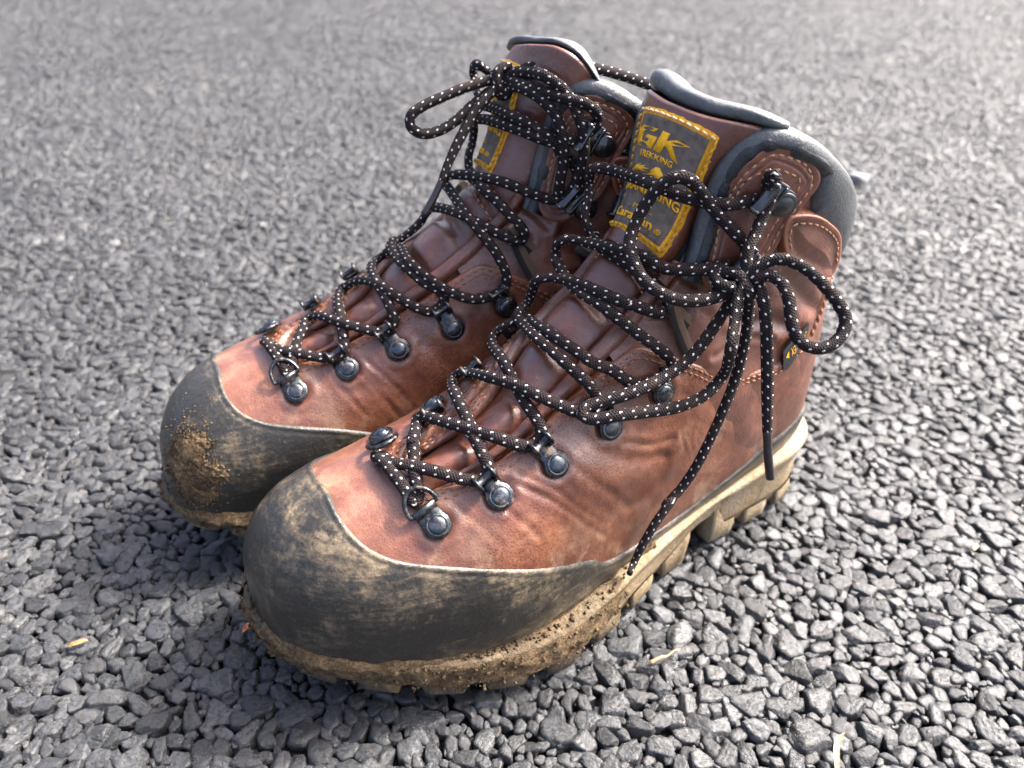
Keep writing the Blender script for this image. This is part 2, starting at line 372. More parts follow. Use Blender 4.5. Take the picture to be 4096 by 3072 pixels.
def F(t,u,lean=0.):
    """t in 0..1 toe->collar, u in -1..1 (0 ridge, + lateral)"""
    t=np.asarray(t,float); u=np.asarray(u,float); t,u=np.broadcast_arrays(t,u); u=(u+1)%2-1
    k=spline(t,K[:,0],K[:,1:])
    Tx,Tz,Bx,Bz,wl,wm,vc,nt,nb,yc=[k[...,i] for i in range(10)]
    th=np.abs(u)*pi; c=np.cos(th); s=np.abs(np.sin(th))
    top=th<pi/2
    n=np.where(top,nt,nb)
    # note for the top use blend for continuity (equal at th=pi/2: s=1,c=0)
    v=np.where(top,vc-vc*np.abs(c)**(2/n),vc+(1-vc)*np.abs(c)**(2/n))
    if lean:
        q=np.clip((t-.78)/.22,0,1); wl=wl+.013*q*q*(3-2*q)
    w=np.where(u>0,wl,wm)*s**(2/n)
    y=yc+np.sign(u)*w
    if lean:
        q=np.clip((t-.5)/.5,0,1); y=y+lean*q*q*(3-2*q)
    return np.stack([Tx+(Bx-Tx)*v,y,Tz+(Bz-Tz)*v],-1)
def Nn(t,u,lean=0.):
    e=1e-3
    dt=F(np.clip(t+e,0,1.2),u,lean)-F(np.clip(t-e,0,1.2),u,lean); du=F(t,u+e,lean)-F(t,u-e,lean)
    n=np.cross(du,dt); n/=np.linalg.norm(n,axis=-1,keepdims=True)+1e-12
    return n

def sdf(T, U, P, edge, close=None, lean=0., closed=False):
    """signed distance in metres to an edge curve drawn on the surface; positive inside edge+close"""
    E_ = np.asarray(edge, float)
    poly = np.vstack([E_, close]) if close is not None else E_
    L = E_ if not closed else np.vstack([E_, E_[:1]])
    S = [np.linspace(a, b, 6, endpoint=False) for a, b in zip(L[:-1], L[1:])]; S = np.vstack(S+[L[-1:]])
    Q = F(S[:, 0], S[:, 1], lean)
    shp = T.shape; t, u, p = T.ravel(), U.ravel(), P.reshape(-1, 3)
    from mathutils.kdtree import KDTree
    kd = KDTree(len(Q))
    for i, q in enumerate(Q): kd.insert(q, i)
    kd.balance()
    near = np.fromiter((kd.find(q)[1] for q in p), int, len(p))
    d = np.linalg.norm(p-Q[near], axis=1)
    for k in (-1, 0):
        i0 = np.clip(near+k, 0, len(Q)-2); a, b = Q[i0], Q[i0+1]; ab = b-a
        s = np.clip(((p-a)*ab).sum(1)/((ab*ab).sum(1)+1e-15), 0, 1)
        d = np.minimum(d, np.linalg.norm(p-a-ab*s[:, None], axis=1))
    ins = np.zeros(len(p), bool)
    pa = poly; pb = np.roll(poly, -1, axis=0)
    for a, b in zip(pa, pb):
        if a[1] == b[1]: continue
        c = ((a[1] > u) != (b[1] > u)) & (t < (b[0]-a[0])*(u-a[1])/(b[1]-a[1])+a[0]); ins ^= c
    return np.where(ins, d, -d).reshape(shp)
def pdist(T, U, P, line, lean=0.):
    L = resample(np.array(line), .004); Q = F(L[:, 0], L[:, 1], lean); p = P.reshape(-1, 3)
    best = np.full(len(p), 9.)
    for a, b in zip(Q[:-1], Q[1:]):
        ab = b-a; s = np.clip(((p-a)@ab)/(ab@ab+1e-15), 0, 1); best = np.minimum(best, ((p-a-s[:, None]*ab)**2).sum(1))
    return np.sqrt(best).reshape(T.shape)
def sm(pts, closed=False): return resample(np.array(pts, float), .006, closed)
def curve1(x, xs, ys): return spline(np.asarray(x, float), np.array(xs, float), np.array(ys, float)[:, None])[..., 0]

FRONT = [(.262, 0), (.259, .05), (.262, .095), (.278, .120), (.312, .130), (.346, .138), (.412, .150), (.486, .167), (.540, .178), (.572, .192)]
SEAM = [(.590, .225), (.610, .275), (.635, .330), (.667, .406), (.710, .451), (.740, .485), (.768, .502), (.804, .553), (.841, .582), (.878, .613), (.904, .640), (.925, .70), (.932, .82), (.934, 1.0)]
HALF = sm(FRONT+SEAM)
QUARTER = np.vstack([HALF[::-1]*[1, -1], HALF[1:]])                 # medial back ... ridge ... lateral back
QCLOSE = [(.934, 1.2), (-.2, 1.2), (-.2, -1.2), (.934, -1.2)]
RHALF = [(.170, 0), (.168, .066), (.172, .141), (.186, .212), (.210, .261), (.249, .306), (.306, .366), (.362, .437), (.42, .498), (.476, .555), (.545, .612), (.611, .602), (.684, .613), (.74, .68), (.765, .78), (.775, .9), (.778, 1.0)]
RH = sm(RHALF); RAND = np.vstack([RH[::-1]*[1, -1], RH[1:]]); RCLOSE = [(.778, 1.3), (-.3, 1.3), (-.3, -1.3), (.778, -1.3)]
HOOKP = [(.730, .200), (.80, .190), (.86, .194), (.905, .208), (.945, .236), (.976, .270), (.990, .325), (.994, .40), (.981, .438), (.938, .412), (.895, .388), (.86, .375), (.83, .36), (.80, .34), (.765, .31), (.735, .285), (.712, .25), (.712, .215)]
EAR = [(.861, .39), (.885, .372), (.91, .378), (.932, .415), (.948, .465), (.955, .52), (.952, .58), (.932, .615), (.905, .585), (.885, .53), (.865, .46), (.855, .42)]
RIM = [(.690, .184), (.73, .176), (.77, .169), (.81, .167), (.857, .168), (.905, .179), (.945, .200), (.980, .243), (1.000, .31), (1.009, .41), (1.003, .55), (.992, .7), (.984, .85), (.980, 1.0)]
HOOKS = [((.260, .208), (.2515, .128)), ((.332, .212), (.3235, .150)), ((.408, .241), (.398, .166)), ((.491, .277), (.487, .212)), ((.573, .313), (.571, .268))]
AHOOKS = [((.788, .322), (.783, .262)), ((.920, .345), (.910, .277))]

def shiftu(t, u, mir):
    """the lacing sits a little off the ridge of the last, towards one side"""
    t = np.asarray(t, float); u = np.asarray(u, float); sg = -1. if mir else 1.; v = u*sg
    sh = .052*(1-sstep(.36, .56, t)); g = (1-sstep(-.08, .13, v))*(1-sstep(.24, .42, -v))
    return (v+2*sh*g)*sg
import bmesh
def ico(sub):
    bm = bmesh.new(); bmesh.ops.create_icosphere(bm, subdivisions=sub, radius=1); V = np.array([v.co[:] for v in bm.verts]); Fc = np.array([[v.index for v in f.verts] for f in bm.faces]); bm.free(); return V, Fc
icoV = {k: ico(k) for k in (2, 3, 4)}
class Boot:
    def __init__(s, root, mir, lean, mats, seed):
        s.root, s.mir, s.lean, s.m, s.seed = root, mir, lean, mats, seed; s.bv = []
    def fix(s, P):
        P = np.array(P, float)
        if s.mir: P = P*[1, -1, 1]
        return P
    def pos(s, t, u, h=0.):
        t = np.asarray(t, float); u = np.asarray(u, float)
        return s.fix(F(t, u, s.lean)+Nn(t, u, s.lean)*np.asarray(h)[..., None])
    def nrm(s, t, u): return s.fix(Nn(np.asarray(t, float), np.asarray(u, float), s.lean))
    def grid(s, t0, t1, nt, u0, u1, nu):
        T, U = np.meshgrid(np.linspace(t0, t1, nt), np.linspace(u0, u1, nu), indexing='ij'); return T, U, F(T, U, s.lean)
    def panel(s, name, T, U, P0, h, keep, mat, attrs=None, bvh=False, parent=None):
        V = s.fix(P0+Nn(T, U, s.lean)*h[..., None])
        Fc = grid_faces(*T.shape); k = keep.ravel(); Fc = Fc[k[Fc].any(1)]
        used = np.zeros(T.size, bool); used[Fc.ravel()] = True; mp = np.cumsum(used)-1
        V = V.reshape(-1, 3)[used]; Fc = mp[Fc]
        if s.mir: Fc = Fc[:, ::-1]
        at = {k_: a.ravel()[used] for k_, a in (attrs or {}).items()}
        me = raw_mesh(name, V, Fc, None, at); 
        if bvh: s.bv.append((V, Fc))
        return obj(name, me, mat, parent or s.root)
    def add(s, name, bag, mat, parent=None, smooth=True, bvh=False):
        me = bag.mesh(name, smooth)
        if bvh:
            off = 0
            V = np.vstack(bag.V)
            for f in bag.F.values(): s.bv.append((V, np.vstack(f)))
        return obj(name, me, mat, parent or s.root)
    def stitches(s, name, line, h, parent, mat, step=.0034, ln=.0026, r=.00042, skew=0.):
        L = resample(np.array([[*p] for p in line], float), .004)
        P = F(L[:, 0], L[:, 1], s.lean); cl = np.concatenate([[0], np.cumsum(np.linalg.norm(np.diff(P, axis=0), axis=1))])
        q = np.arange(step/2, cl[-1], step); t = np.interp(q, cl, L[:, 0]); u = np.interp(q, cl, L[:, 1])
        hh = h(t, u) if callable(h) else h
        Pc = s.pos(t, u, hh); e = 1e-3
        t2 = np.interp(q+e, cl, L[:, 0]); u2 = np.interp(q+e, cl, L[:, 1]); D = s.pos(t2, u2, hh)-Pc
        D /= np.linalg.norm(D, axis=1, keepdims=True)+1e-12; N = s.nrm(t, u); B = np.cross(D, N)
        D = D+B*skew; D /= np.linalg.norm(D, axis=1, keepdims=True)
        prof = [(-.5, .35, -.4), (-.3, 1, .5), (.3, 1, .5), (.5, .35, -.4)]
        seg = 6; bag = Bag(); a = np.linspace(0, 2*pi, seg, endpoint=False)
        V = []
        for x, rr, up_ in prof:
            for k in a: V.append((x*ln, rr*r*cos(k), rr*r*sin(k)*1.0+up_*r))
        V = np.array(V); Fc = grid_faces(4, seg, True)
        W_ = Pc[:, None]+V[None, :, 0:1]*D[:, None]+V[None, :, 1:2]*np.cross(D, N)[:, None]+V[None, :, 2:3]*N[:, None]
        n = len(Pc); Fa = (Fc[None]+(np.arange(n)*len(V))[:, None, None]).reshape(-1, 4)
        caps = np.array([[3, 2, 1, 0], [0, 5, 4, 3]]); caps = np.vstack([caps, 23-np.array([[3, 2, 1, 0], [0, 5, 4, 3]])])
        Fb = (caps[None]+(np.arange(n)*len(V))[:, None, None]).reshape(-1, 4)
        bag.add(W_.reshape(-1, 3), [np.vstack([Fa, Fb])])
        return s.add(name, bag, mat, parent)

def lathe(prof, seg=20):
    """prof [(r,z)] -> V,F around +Z, closed at the axis when r=0"""
    a = np.linspace(0, 2*pi, seg, endpoint=False); V = []
    for r, z in prof: V += [(r*cos(k), r*sin(k), z) for k in a]
    return np.array(V), grid_faces(len(prof), seg, True)
def to_frame(V, o, x, y, z): return o+V[:, 0:1]*x+V[:, 1:2]*y+V[:, 2:3]*z
def extrude(outl, z0, z1, bev=.0003):
    o = np.array(outl, float); k = len(o); c = o.mean(0); d = o-c; d /= np.linalg.norm(d, axis=1, keepdims=True)
    rings = [(o, z0), (o, z1-bev), (o-d*bev, z1)]
    V = np.vstack([np.c_[r, np.full(k, z)] for r, z in rings]); Fs = [grid_faces(3, k, True)]
    Fs.append((2*k+np.arange(k))[None]); Fs.append(np.arange(k)[::-1][None])
    return V, Fs
def tear(rc, wd, ln, n=14):
    a0 = math.asin(min(.99, wd/rc)); pts = [(ln, -wd), (ln, wd)]
    for a in np.linspace(a0, 2*pi-a0, n): pts.append((rc*cos(a), rc*sin(a)))
    pts = [(ln, wd)]+[(rc*cos(a), rc*sin(a)) for a in np.linspace(a0*1.02, 2*pi-a0*1.02, n)]+[(ln, -wd)]
    return pts

def hook_frame(b, rv, hd, h=.0013):
    o = b.pos(*rv, h); n = b.nrm(*rv); p = b.pos(*hd, h); d = p-o; d -= n*d.dot(n); L = np.linalg.norm(p-o); d /= np.linalg.norm(d)
    return o, n, d, np.cross(n, d), L
def rivet(b, o, n, d, s_, parent, r=.0034, h0=.0008):
    V, Fc = lathe([(0, .0), (r*1.28, .0), (r*1.28, .0005), (r*1.08, .00075), (r*1.02, .0005), (r*.99, .0008), (r*.90, .00115), (r*.68, .0015), (r*.35, .00172), (0, .0018)], 28)
    bag = Bag(); bag.add(to_frame(V+[0, 0, h0], o, d, s_, n), Fc); return b.add('rivet', bag, b.m['rivet'], parent)
def lower_hook(b, rv, hd):
    o, n, d, s_, L = hook_frame(b, rv, hd); bag = Bag()
    V, Fs = extrude(tear(.0053, .0036, L*.86, 22), 0, .0009); bag.add(to_frame(V, o, d, s_, n), Fs)
    # raised cheeks, lip and grooved spool at the head
    hx = L*.86
    for sg in (-1, 1):
        pts = [(hx-.0042, .0), (hx+.0010, .0002), (hx+.0027, .0012), (hx+.0032, .0030), (hx+.0024, .0046), (hx+.0004, .0052), (hx-.0016, .0046), (hx-.0026, .0028)]
        V, Fs = extrude(pts, -.0007, .0007, .00015); V = np.c_[V[:, 0], sg*.0036+V[:, 2], V[:, 1]]
        bag.add(to_frame(V, o, d, s_, n), Fs)
        ring = [(hx+.0005+.0029*cos(a), sg*.0036, .0026+.0027*sin(a)) for a in np.linspace(-.7, pi+.5, 14)]
        tv, tf, tu_ = tube(to_frame(np.array(ring), o, d, s_, n), .00062, 8); bag.add(tv, tf)
    sp = [(0, -.0042), (.0024, -.0042), (.0026, -.0038), (.0015, -.0027), (.0012, 0), (.0015, .0027), (.0026, .0038), (.0024, .0042), (0, .0042)]
    V, Fc = lathe(sp, 16); V = np.c_[V[:, 0]+hx+.0004, V[:, 2], V[:, 1]+.0025]; bag.add(to_frame(V, o, d, s_, n), Fc)
    k = b.add('lace_hook', bag, b.m['metal']); rivet(b, o, n, d, s_, k); return k
def ring_hook(b, rv, hd):
    o, n, d, s_, L = hook_frame(b, rv, hd); bag = Bag()
    V, Fs = extrude(tear(.0051, .0044, .0056, 22), 0, .0009); bag.add(to_frame(V, o, d, s_, n), Fs)
    pr = [(.0048, .0002), (.0058, .0012), (.0068, .0024), (.0080, .0026), (.0089, .0019), (.0090, .0008), (.0080, .0001), (.0060, -.0002)]
    V = np.array([(x, y, z) for x, z in pr for y in (-.0046, .0046)]); Fc = grid_faces(len(pr), 2)
    V2 = np.array([(x*1.0-.0004*0, y, z-.0007) for x, z in pr for y in (-.0046, .0046)])
    V, Fs = extrude([(x, z) for x, z in pr], -.0046, .0046, .0002); V = np.c_[V[:, 0], V[:, 2], V[:, 1]]; bag.add(to_frame(V, o, d, s_, n), Fs)
    k = b.add('lace_eyelet', bag, b.m['metal'])
    cx = .0079; R = .0059; pts = [(cx, -R, .0013)]+[(cx+.0008+.0072*sin(a), -R*cos(a), .0015+.0014*sin(a)) for a in np.linspace(.12, pi-.12, 22)]+[(cx, R, .0013)]
    pts = resample(np.array(pts+[(cx, .002, .0013), (cx, -.002, .0013)]), .0006, True)
    tv, tf, tu_ = tube(to_frame(pts, o, d, s_, n), .00095, 10, caps=False); bg_ = Bag(); bg_.add(tv, tf); b.add('ring', bg_, b.m['metal'], k)
    rivet(b, o, n, d, s_, k, .0033); return k
def ankle_hook(b, rv, hd):
    o, n, d, s_, L = hook_frame(b, rv, hd, .0030); bag = Bag()
    V, Fs = extrude(tear(.0056, .0050, L*.75, 22), 0, .0010); bag.add(to_frame(V, o, d, s_, n), Fs)
    # wide curved barrel, waisted in the middle, that the lace runs behind
    A = np.linspace(-1.0, pi*.80, 14); W_ = np.linspace(-1, 1, 9); R = .0046; hx = L*.62
    for r_, fl in ((R, False), (R-.0012, True)):
        V = []
        for a in A:
            for w_ in W_:
                rr = r_+.0011*abs(w_)**3; V.append((hx+rr*sin(a)*1.0, w_*.0058, .0012+R*.72-rr*.72*cos(a)))
        Fc = grid_faces(14, 9); bag.add(to_frame(np.array(V), o, d, s_, n), Fc[:, ::-1] if fl else Fc)
    for w_ in (-1, 1):
        pts = np.array([(hx+(R+.0005)*sin(a), w_*.0058, .0012+R*.72-(R+.0005)*.72*cos(a)) for a in A])
        tv, tf, _ = tube(to_frame(pts, o, d, s_, n), .00085, 8); bag.add(tv, tf)
    for a in (A[0], A[-1]):
        pts = np.array([(hx+(R-.0006)*sin(a), w_*.0058, .0012+R*.72-(R-.0006)*.72*cos(a)) for w_ in W_])
        tv, tf, _ = tube(to_frame(pts, o, d, s_, n), .0008, 8); bag.add(tv, tf)
    k = b.add('ankle_hook', bag, b.m['blackmetal'])
    V, Fc = lathe([(0, 0), (.0048, 0), (.0050, .0004), (.0044, .0012), (.0036, .0010), (.0030, .0016), (0, .0019)], 24)
    bg_ = Bag(); bg_.add(to_frame(V+[-.0010, 0, .0010], o, d, s_, n), Fc); b.add('rivet', bg_, b.m['blackmetal'], k); return k

def outline():
    lat = [(.2990, -.012), (.2965, .003), (.2895, .0150), (.2790, .0258), (.262, .0370), (.243, .0465), (.215, .0535), (.19, .0555), (.165, .0515), (.14, .0455), (.115, .0405), (.09, .037), (.06, .036), (.03, .0330), (.014, .0255), (.0055, .0150)]
    med = [(.003, 0), (.0055, -.015), (.014, -.0255), (.03, -.033), (.06, -.0355), (.09, -.035), (.115, -.036), (.14, -.040), (.165, -.0445), (.19, -.049), (.215, -.051), (.243, -.050), (.262, -.0445), (.2790, -.0375), (.2895, -.0300), (.2965, -.0220)]
    return resample(np.array(lat+med), .0016, True)[:-1]
TOE = [1.]
def spring(x): return TOE[0]*.0105*(np.clip((np.asarray(x, float)-.195)/.07, 0, None)+1e-9)**1.4
def zbot(x):
    x = np.asarray(x, float); arch = sstep(.0800, .0815, x)*(1-sstep(.094, .126, x)); return .0062+spring(x)+arch*.0125
def ztop(x): return np.interp(x, [0, .05, .10, .15, .19, .215, .235, .26, .285, .305], [.0375, .0375, .031, .0245, .0215, .0225, .0255, .0305, .0345, .036])
def flare(x): return .0028*sstep(.12, .16, x)*(1-sstep(.20, .25, x))
def build_sole(b):
    TOE[0] = 1.35 if b.mir else 1.
    O = outline(); x = O[:, 0]; T = np.roll(O, -1, 0)-np.roll(O, 1, 0); T /= np.linalg.norm(T, axis=1, keepdims=True); N = np.c_[T[:, 1], -T[:, 0]]
    if (N[0]*[1, 0]).sum() < 0: N = -N
    zb, zt = zbot(x), ztop(x); Hh = zt-zb
    wob = vnoise(np.c_[O*240, zb*0], 5)*.0005*sstep(.16, .22, x)
    prof = [(-.022, 0, .0), (-.0035, 0, 0), (-.0020, 0, .0006), (-.0012, .25, 0), (-.0016, .55, 0), (-.0006, .78, 0), (.0006, .90, 0), (.0009, .97, 0), (.0004, 1.0, .0005), (-.0012, 1.0, .0010), (-.0060, 1.0, .0012), (-.010, 1.0, .0)]
    rows = []
    for o_, f, dz in prof:
        p = O+N*(o_+(wob if f > .2 else wob*0)+flare(x)*(1-f))[:, None]
        rows.append(np.c_[p, zb+Hh*f+dz])
    V = b.fix(np.vstack(rows)); k = len(O); Fc = grid_faces(len(prof), k, True)
    Fs = [Fc, np.arange(k)[::-1][None], (len(prof)-1)*k+np.arange(k)[None]]
    bag = Bag(); bag.add(V, Fs); me = bag.mesh('outsole', True, flip=not b.mir)
    sole = obj('outsole', me, b.m['sole'], b.root)
    k2 = len(O); lv = np.linspace(0, 1, 26); big = []
    fr_ = [(-.0012+flare(x)*(1-v), zb+Hh*v) for v in lv]; ps = []
    for (of, z_) in fr_: ps.append(np.c_[O+N*(np.asarray(of))[:, None], z_])
    PS = np.stack(ps, 0); nz = fbm(PS, 150, 4, 90)+.35*fbm(PS, 700, 3, 91); th_ = .0006+.0022*(nz+.10)*sstep(.12, .19, x)[None]+.0010*(sstep(.17, .22, x)[None])-.0018*(1-sstep(.13, .185, x))[None]
    th_ = th_*(.35+.65*np.sin(lv*pi)**.5)[:, None]-.0016*(1-sstep(.05, .22, lv))[:, None]; PSo = PS+np.c_[N, x*0][None]*(th_+.0012)[..., None]
    Fc = grid_faces(26, k2, True); kp = (th_ > 0).ravel(); Fc = Fc[kp[Fc].any(1)]; Fc = Fc if not b.mir else Fc[:, ::-1]
    obj('dried_mud', raw_mesh('dried_mud', b.fix(PSo).reshape(-1, 3), Fc), b.m['mud'], sole)
    # crumbs of dry earth on the ledge and the side wall
    rc = np.random.default_rng(21+b.seed); cb = Bag(); Vi, Fi = icoV[2]
    n_c = 900; ii = rc.integers(0, k2, n_c*4); ii = ii[(x[ii] > .13+.10*rc.random(len(ii)))][:n_c]
    mode = rc.random(len(ii))
    for i_, md_ in zip(ii, mode):
        r0 = rc.uniform(.00022, .0008)*(1 if rc.random() > .12 else 1.6)
        if md_ < .55: p0 = np.r_[O[i_]-N[i_]*rc.uniform(.0005, .0045), zt[i_]+.0012+r0*.4]
        else: f0 = rc.random(); p0 = np.r_[O[i_]+N[i_]*(.0016+flare(x[i_])*(1-f0)+.0008*rc.random()), zb[i_]+Hh[i_]*f0]
        V_ = Vi*(r0*rc.uniform(.6, 1.3, (1, 3)))*(1+.35*rc.normal(size=(len(Vi), 1)).clip(-1, 1)); cb.add(b.fix(p0+V_), Fi if not b.mir else Fi[:, ::-1])
    if b.mir:
        for _ in range(1500):
            tt0 = rc.normal(.088, .022); uu0 = -abs(rc.normal(.33, .10))
            if tt0 < .02: continue
            r0 = rc.uniform(.00015, .0005); p0 = b.pos(tt0, uu0, .0023); cb.add(p0+Vi*(r0*rc.uniform(.6, 1.2, (1, 3)))*(1+.35*rc.normal(size=(len(Vi), 1)).clip(-1, 1)), Fi)
    o_c = obj('mud_crumbs', cb.mesh('mud_crumbs'), b.m['mud'], sole); o_c['kind'] = 'stuff'
    # tread lugs round the edge, each its own piece
    cl = np.concatenate([[0], np.cumsum(np.linalg.norm(np.diff(np.vstack([O, O[:1]]), axis=0), axis=1))]); tot = cl[-1]
    s_ = 0.; r_ = np.random.default_rng(4)
    while s_ < tot-.008:
        ln = .0160+.003*r_.random(); gap = .0070+.0015*r_.random(); xm = np.interp(s_+ln/2, cl[:-1], x)
        if .080 < xm < .113: s_ += .004; continue
        q = np.linspace(s_, min(s_+ln, tot-.001), 6); qq = np.interp(q, cl[:-1], np.arange(k)); i0 = np.floor(qq).astype(int) % k; i1 = (i0+1) % k; f = (qq % 1)[:, None]
        p = O[i0]*(1-f)+O[i1]*f; n_ = N[i0]*(1-f)+N[i1]*f; zz = zbot(p[:, 0]); tl = spring(p[:, 0]); n_ = n_*1.0; p = p+n_*flare(p[:, 0])[:, None]
        mid = p.mean(0); tt = (p[-1]-p[0])/np.linalg.norm(p[-1]-p[0])
        rows = []
        for z_, off, sh in ((zz+.0045, -.0008, 0), (zz+.001, -.0002, 0), (tl+.0014, -.0002, .0016), (tl+.0000, -.0014, .0024), (tl, -.014, .0024), (zz+.001, -.016, 0)):
            sg = np.array([1, .4, 0, 0, -.4, -1])[:, None]*sh
            rows.append(np.c_[p+n_*off+tt*sg, z_ if np.ndim(z_) else np.full(6, z_)])
        V = b.fix(np.vstack(rows)); Fc = grid_faces(6, 6); R_ = np.arange(6)*6
        Fs = [Fc, R_[None], (R_+5)[::-1][None]]
        bg_ = Bag(); bg_.add(V, Fs); obj('lug', bg_.mesh('lug', False, flip=not b.mir), b.m['sole'], sole)
        s_ += ln+gap
    return sole

def text_mesh(txt, size=1., bold=False):
    cu = bpy.data.curves.new('t', 'FONT'); cu.body = txt; cu.size = size; cu.align_x = 'CENTER'; cu.align_y = 'CENTER'; cu.resolution_u = 3
    if bold: cu.offset = .018
    o = bpy.data.objects.new('t', cu); C.collection.objects.link(o); dg = bpy.context.evaluated_depsgraph_get()
    me = bpy.data.meshes.new_from_object(o.evaluated_get(dg)); bpy.data.objects.remove(o); bpy.data.curves.remove(cu)
    V = np.array([v.co[:] for v in me.vertices]); Fs = [list(p.vertices) for p in me.polygons]
    from collections import Counter
    ed = Counter()
    for f in Fs:
        for a, c in zip(f, f[1:]+f[:1]): ed[(min(a, c), max(a, c))] += 1
    bd = [(a, c) for f in Fs for a, c in zip(f, f[1:]+f[:1]) if ed[(min(a, c), max(a, c))] == 1]
    bpy.data.meshes.remove(me); return V[:, :2], Fs, bd
def poly_mesh(pts):
    from mathutils.geometry import tessellate_polygon
    tr = tessellate_polygon([[Vector((x, y, 0)) for x, y in pts]]); n = len(pts)
    return np.array(pts, float), [list(t) for t in tr], [(i, (i+1) % n) for i in range(n)]
def fit(V, x0, x1, y0, y1):
    a, c = V.min(0), V.max(0); return (V-a)/(c-a)*[x1-x0, y1-y0]+[x0, y0]

def build_label(b, tt, tb, uL0, uR0, uL1, uR1, hf, flipu):
    """a 0..1 left to right, v 0..1 top to bottom as one reads it"""
    def tu(a, v):
        t = tt+(tb-tt)*v+.010*np.sin(a*pi)*0; u = (uL0+(uR0-uL0)*a)*(1-v)+(uL1+(uR1-uL1)*a)*v
        return t, (-u if flipu else u)
    def pt(a, v, h): t, u = tu(np.asarray(a, float), np.asarray(v, float)); return b.pos(t, u, hf(t, u)+h)
    par = b.parts['tongue']
    def sheet(name, a0, a1, v0, v1, h, mat, par, na=26, nv=46, wob=0):
        A_, V_ = np.meshgrid(np.linspace(a0, a1, na), np.linspace(v0, v1, nv), indexing='ij')
        if wob:
            ed = (np.minimum(np.minimum(A_-a0, a1-A_)*42, np.minimum(V_-v0, v1-V_)*75) < .01)
            A_ = A_+ed*wob*vnoise(np.stack([A_*30, V_*50, A_*0], -1), 3)/42; V_ = V_+ed*wob*vnoise(np.stack([A_*30, V_*50, A_*0], -1), 9)/75
        P = pt(A_, V_, h); 
        e = np.zeros_like(A_); e[1:-1, 1:-1] = 1; P = P-(1-e)[..., None]*b.nrm(*tu(A_, V_))*.0009
        Fc = grid_faces(na, nv)
        p = P; nn = np.cross(p[1, 0]-p[0, 0], p[0, 1]-p[0, 0])
        if nn.dot(b.nrm(*tu(A_[0, 0], V_[0, 0]))) < 0: Fc = Fc[:, ::-1]
        return obj(name, raw_mesh(name, P.reshape(-1, 3), Fc, np.stack([A_*42, V_*75], -1).reshape(-1, 2)), mat, par)
    lab = sheet('tongue_patch', 0, 1, 0, 1, .0007, b.m['yellow'], b.root, wob=.6)
    sheet('patch_centre', .075, .925, .045, .965, .0011, b.m['label'], lab)
    def glyph(name, V, Fs, bd, h=.0014):
        n = len(V); P1 = pt(V[:, 0], V[:, 1], h); P0 = pt(V[:, 0], V[:, 1], .0009); bag = {}
        for f in Fs: bag.setdefault(len(f), []).append(f)
        P = np.vstack([P1, P0]); sides = [(c, a, a+n, c+n) for a, c in bd]
        out = [np.array(f, int) for f in bag.values()]+[np.array(sides, int)]
        f0 = out[0][0]; nn = np.cross(P[f0[1]]-P[f0[0]], P[f0[2]]-P[f0[0]])
        if nn.dot(b.nrm(*tu(V[f0[0], 0], V[f0[0], 1]))) < 0: out = [f[:, ::-1] for f in out]
        return obj(name, raw_mesh(name, P, out, smooth=False), b.m['yellow2'], lab)
    def txt(s_, a0, a1, v0, v1, bold=False, slant=0.):
        V, Fs, bd = text_mesh(s_, 1., bold); V = V.copy(); V[:, 0] += slant*V[:, 1]; V = fit(V, a0, a1, v1, v0); glyph('lettering', V, Fs, bd)
    G = [(.10, 1), (.47, 1), (.40, .80), (.20, .80), (.135, .70), (.135, .36), (.17, .28), (.33, .28), (.345, .45), (.22, .45), (.285, .62), (.50, .62), (.455, .03), (.10, .03), (.0, .2), (.0, .85)]
    Kk = [(.555, 1), (.685, 1), (.665, .62), (.84, .86), (1.12, .86), (.80, .54), (1.02, -.10), (.86, .02), (.70, .42), (.655, .33), (.635, 0), (.50, 0)]
    for q in (G, Kk):
        V, Fs, bd = poly_mesh(q); V = V.copy(); V[:, 0] = .13+V[:, 0]*.57; V[:, 1] = .325-V[:, 1]*.175; glyph('lettering', V, Fs, bd)
    txt('TREKKING', .24, .66, .345, .395)
    for q in ([(.16, .53), (.24, .475), (.33, .455), (.29, .475), (.38, .46), (.36, .48), (.45, .475), (.33, .50), (.44, .505), (.30, .515), (.24, .535)],
              [(.46, .485), (.50, .44), (.54, .435), (.56, .45), (.60, .475), (.72, .545), (.60, .525), (.66, .56), (.55, .53), (.50, .55), (.52, .51), (.42, .53), (.48, .495)],
              [(.70, .560), (.78, .545), (.86, .575), (.80, .575), (.84, .59), (.74, .58)]):
        V, Fs, bd = poly_mesh(q); glyph('lettering', V, Fs, bd)
    txt('GRANDKING', .10, .90, .605, .680, True, -.12)
    txt('- 1954 -', .36, .66, .775, .815); txt('Caravan', .17, .74, .835, .905, True, -.2); txt('®', .77, .84, .862, .902)
    # whip stitching over the border
    def tl(pts): return [tu(np.float64(a), np.float64(v)) for a, v in pts]
    bag = [((.04, .03), (.96, .03)), ((.96, .03), (.96, .97)), ((.96, .97), (.04, .97)), ((.04, .97), (.04, .03))]
    for i, (p, q) in enumerate(bag):
        ln = [(p[0]+(q[0]-p[0])*k, p[1]+(q[1]-p[1])*k) for k in np.linspace(0, 1, 9)]
        b.stitches('stitching', tl(ln), lambda t, u: hf(t, u)+.0012, lab, b.m['threadY' if i else 'threadP'], .0031, .0026, .00055, .25 if i else .1)
    return lab

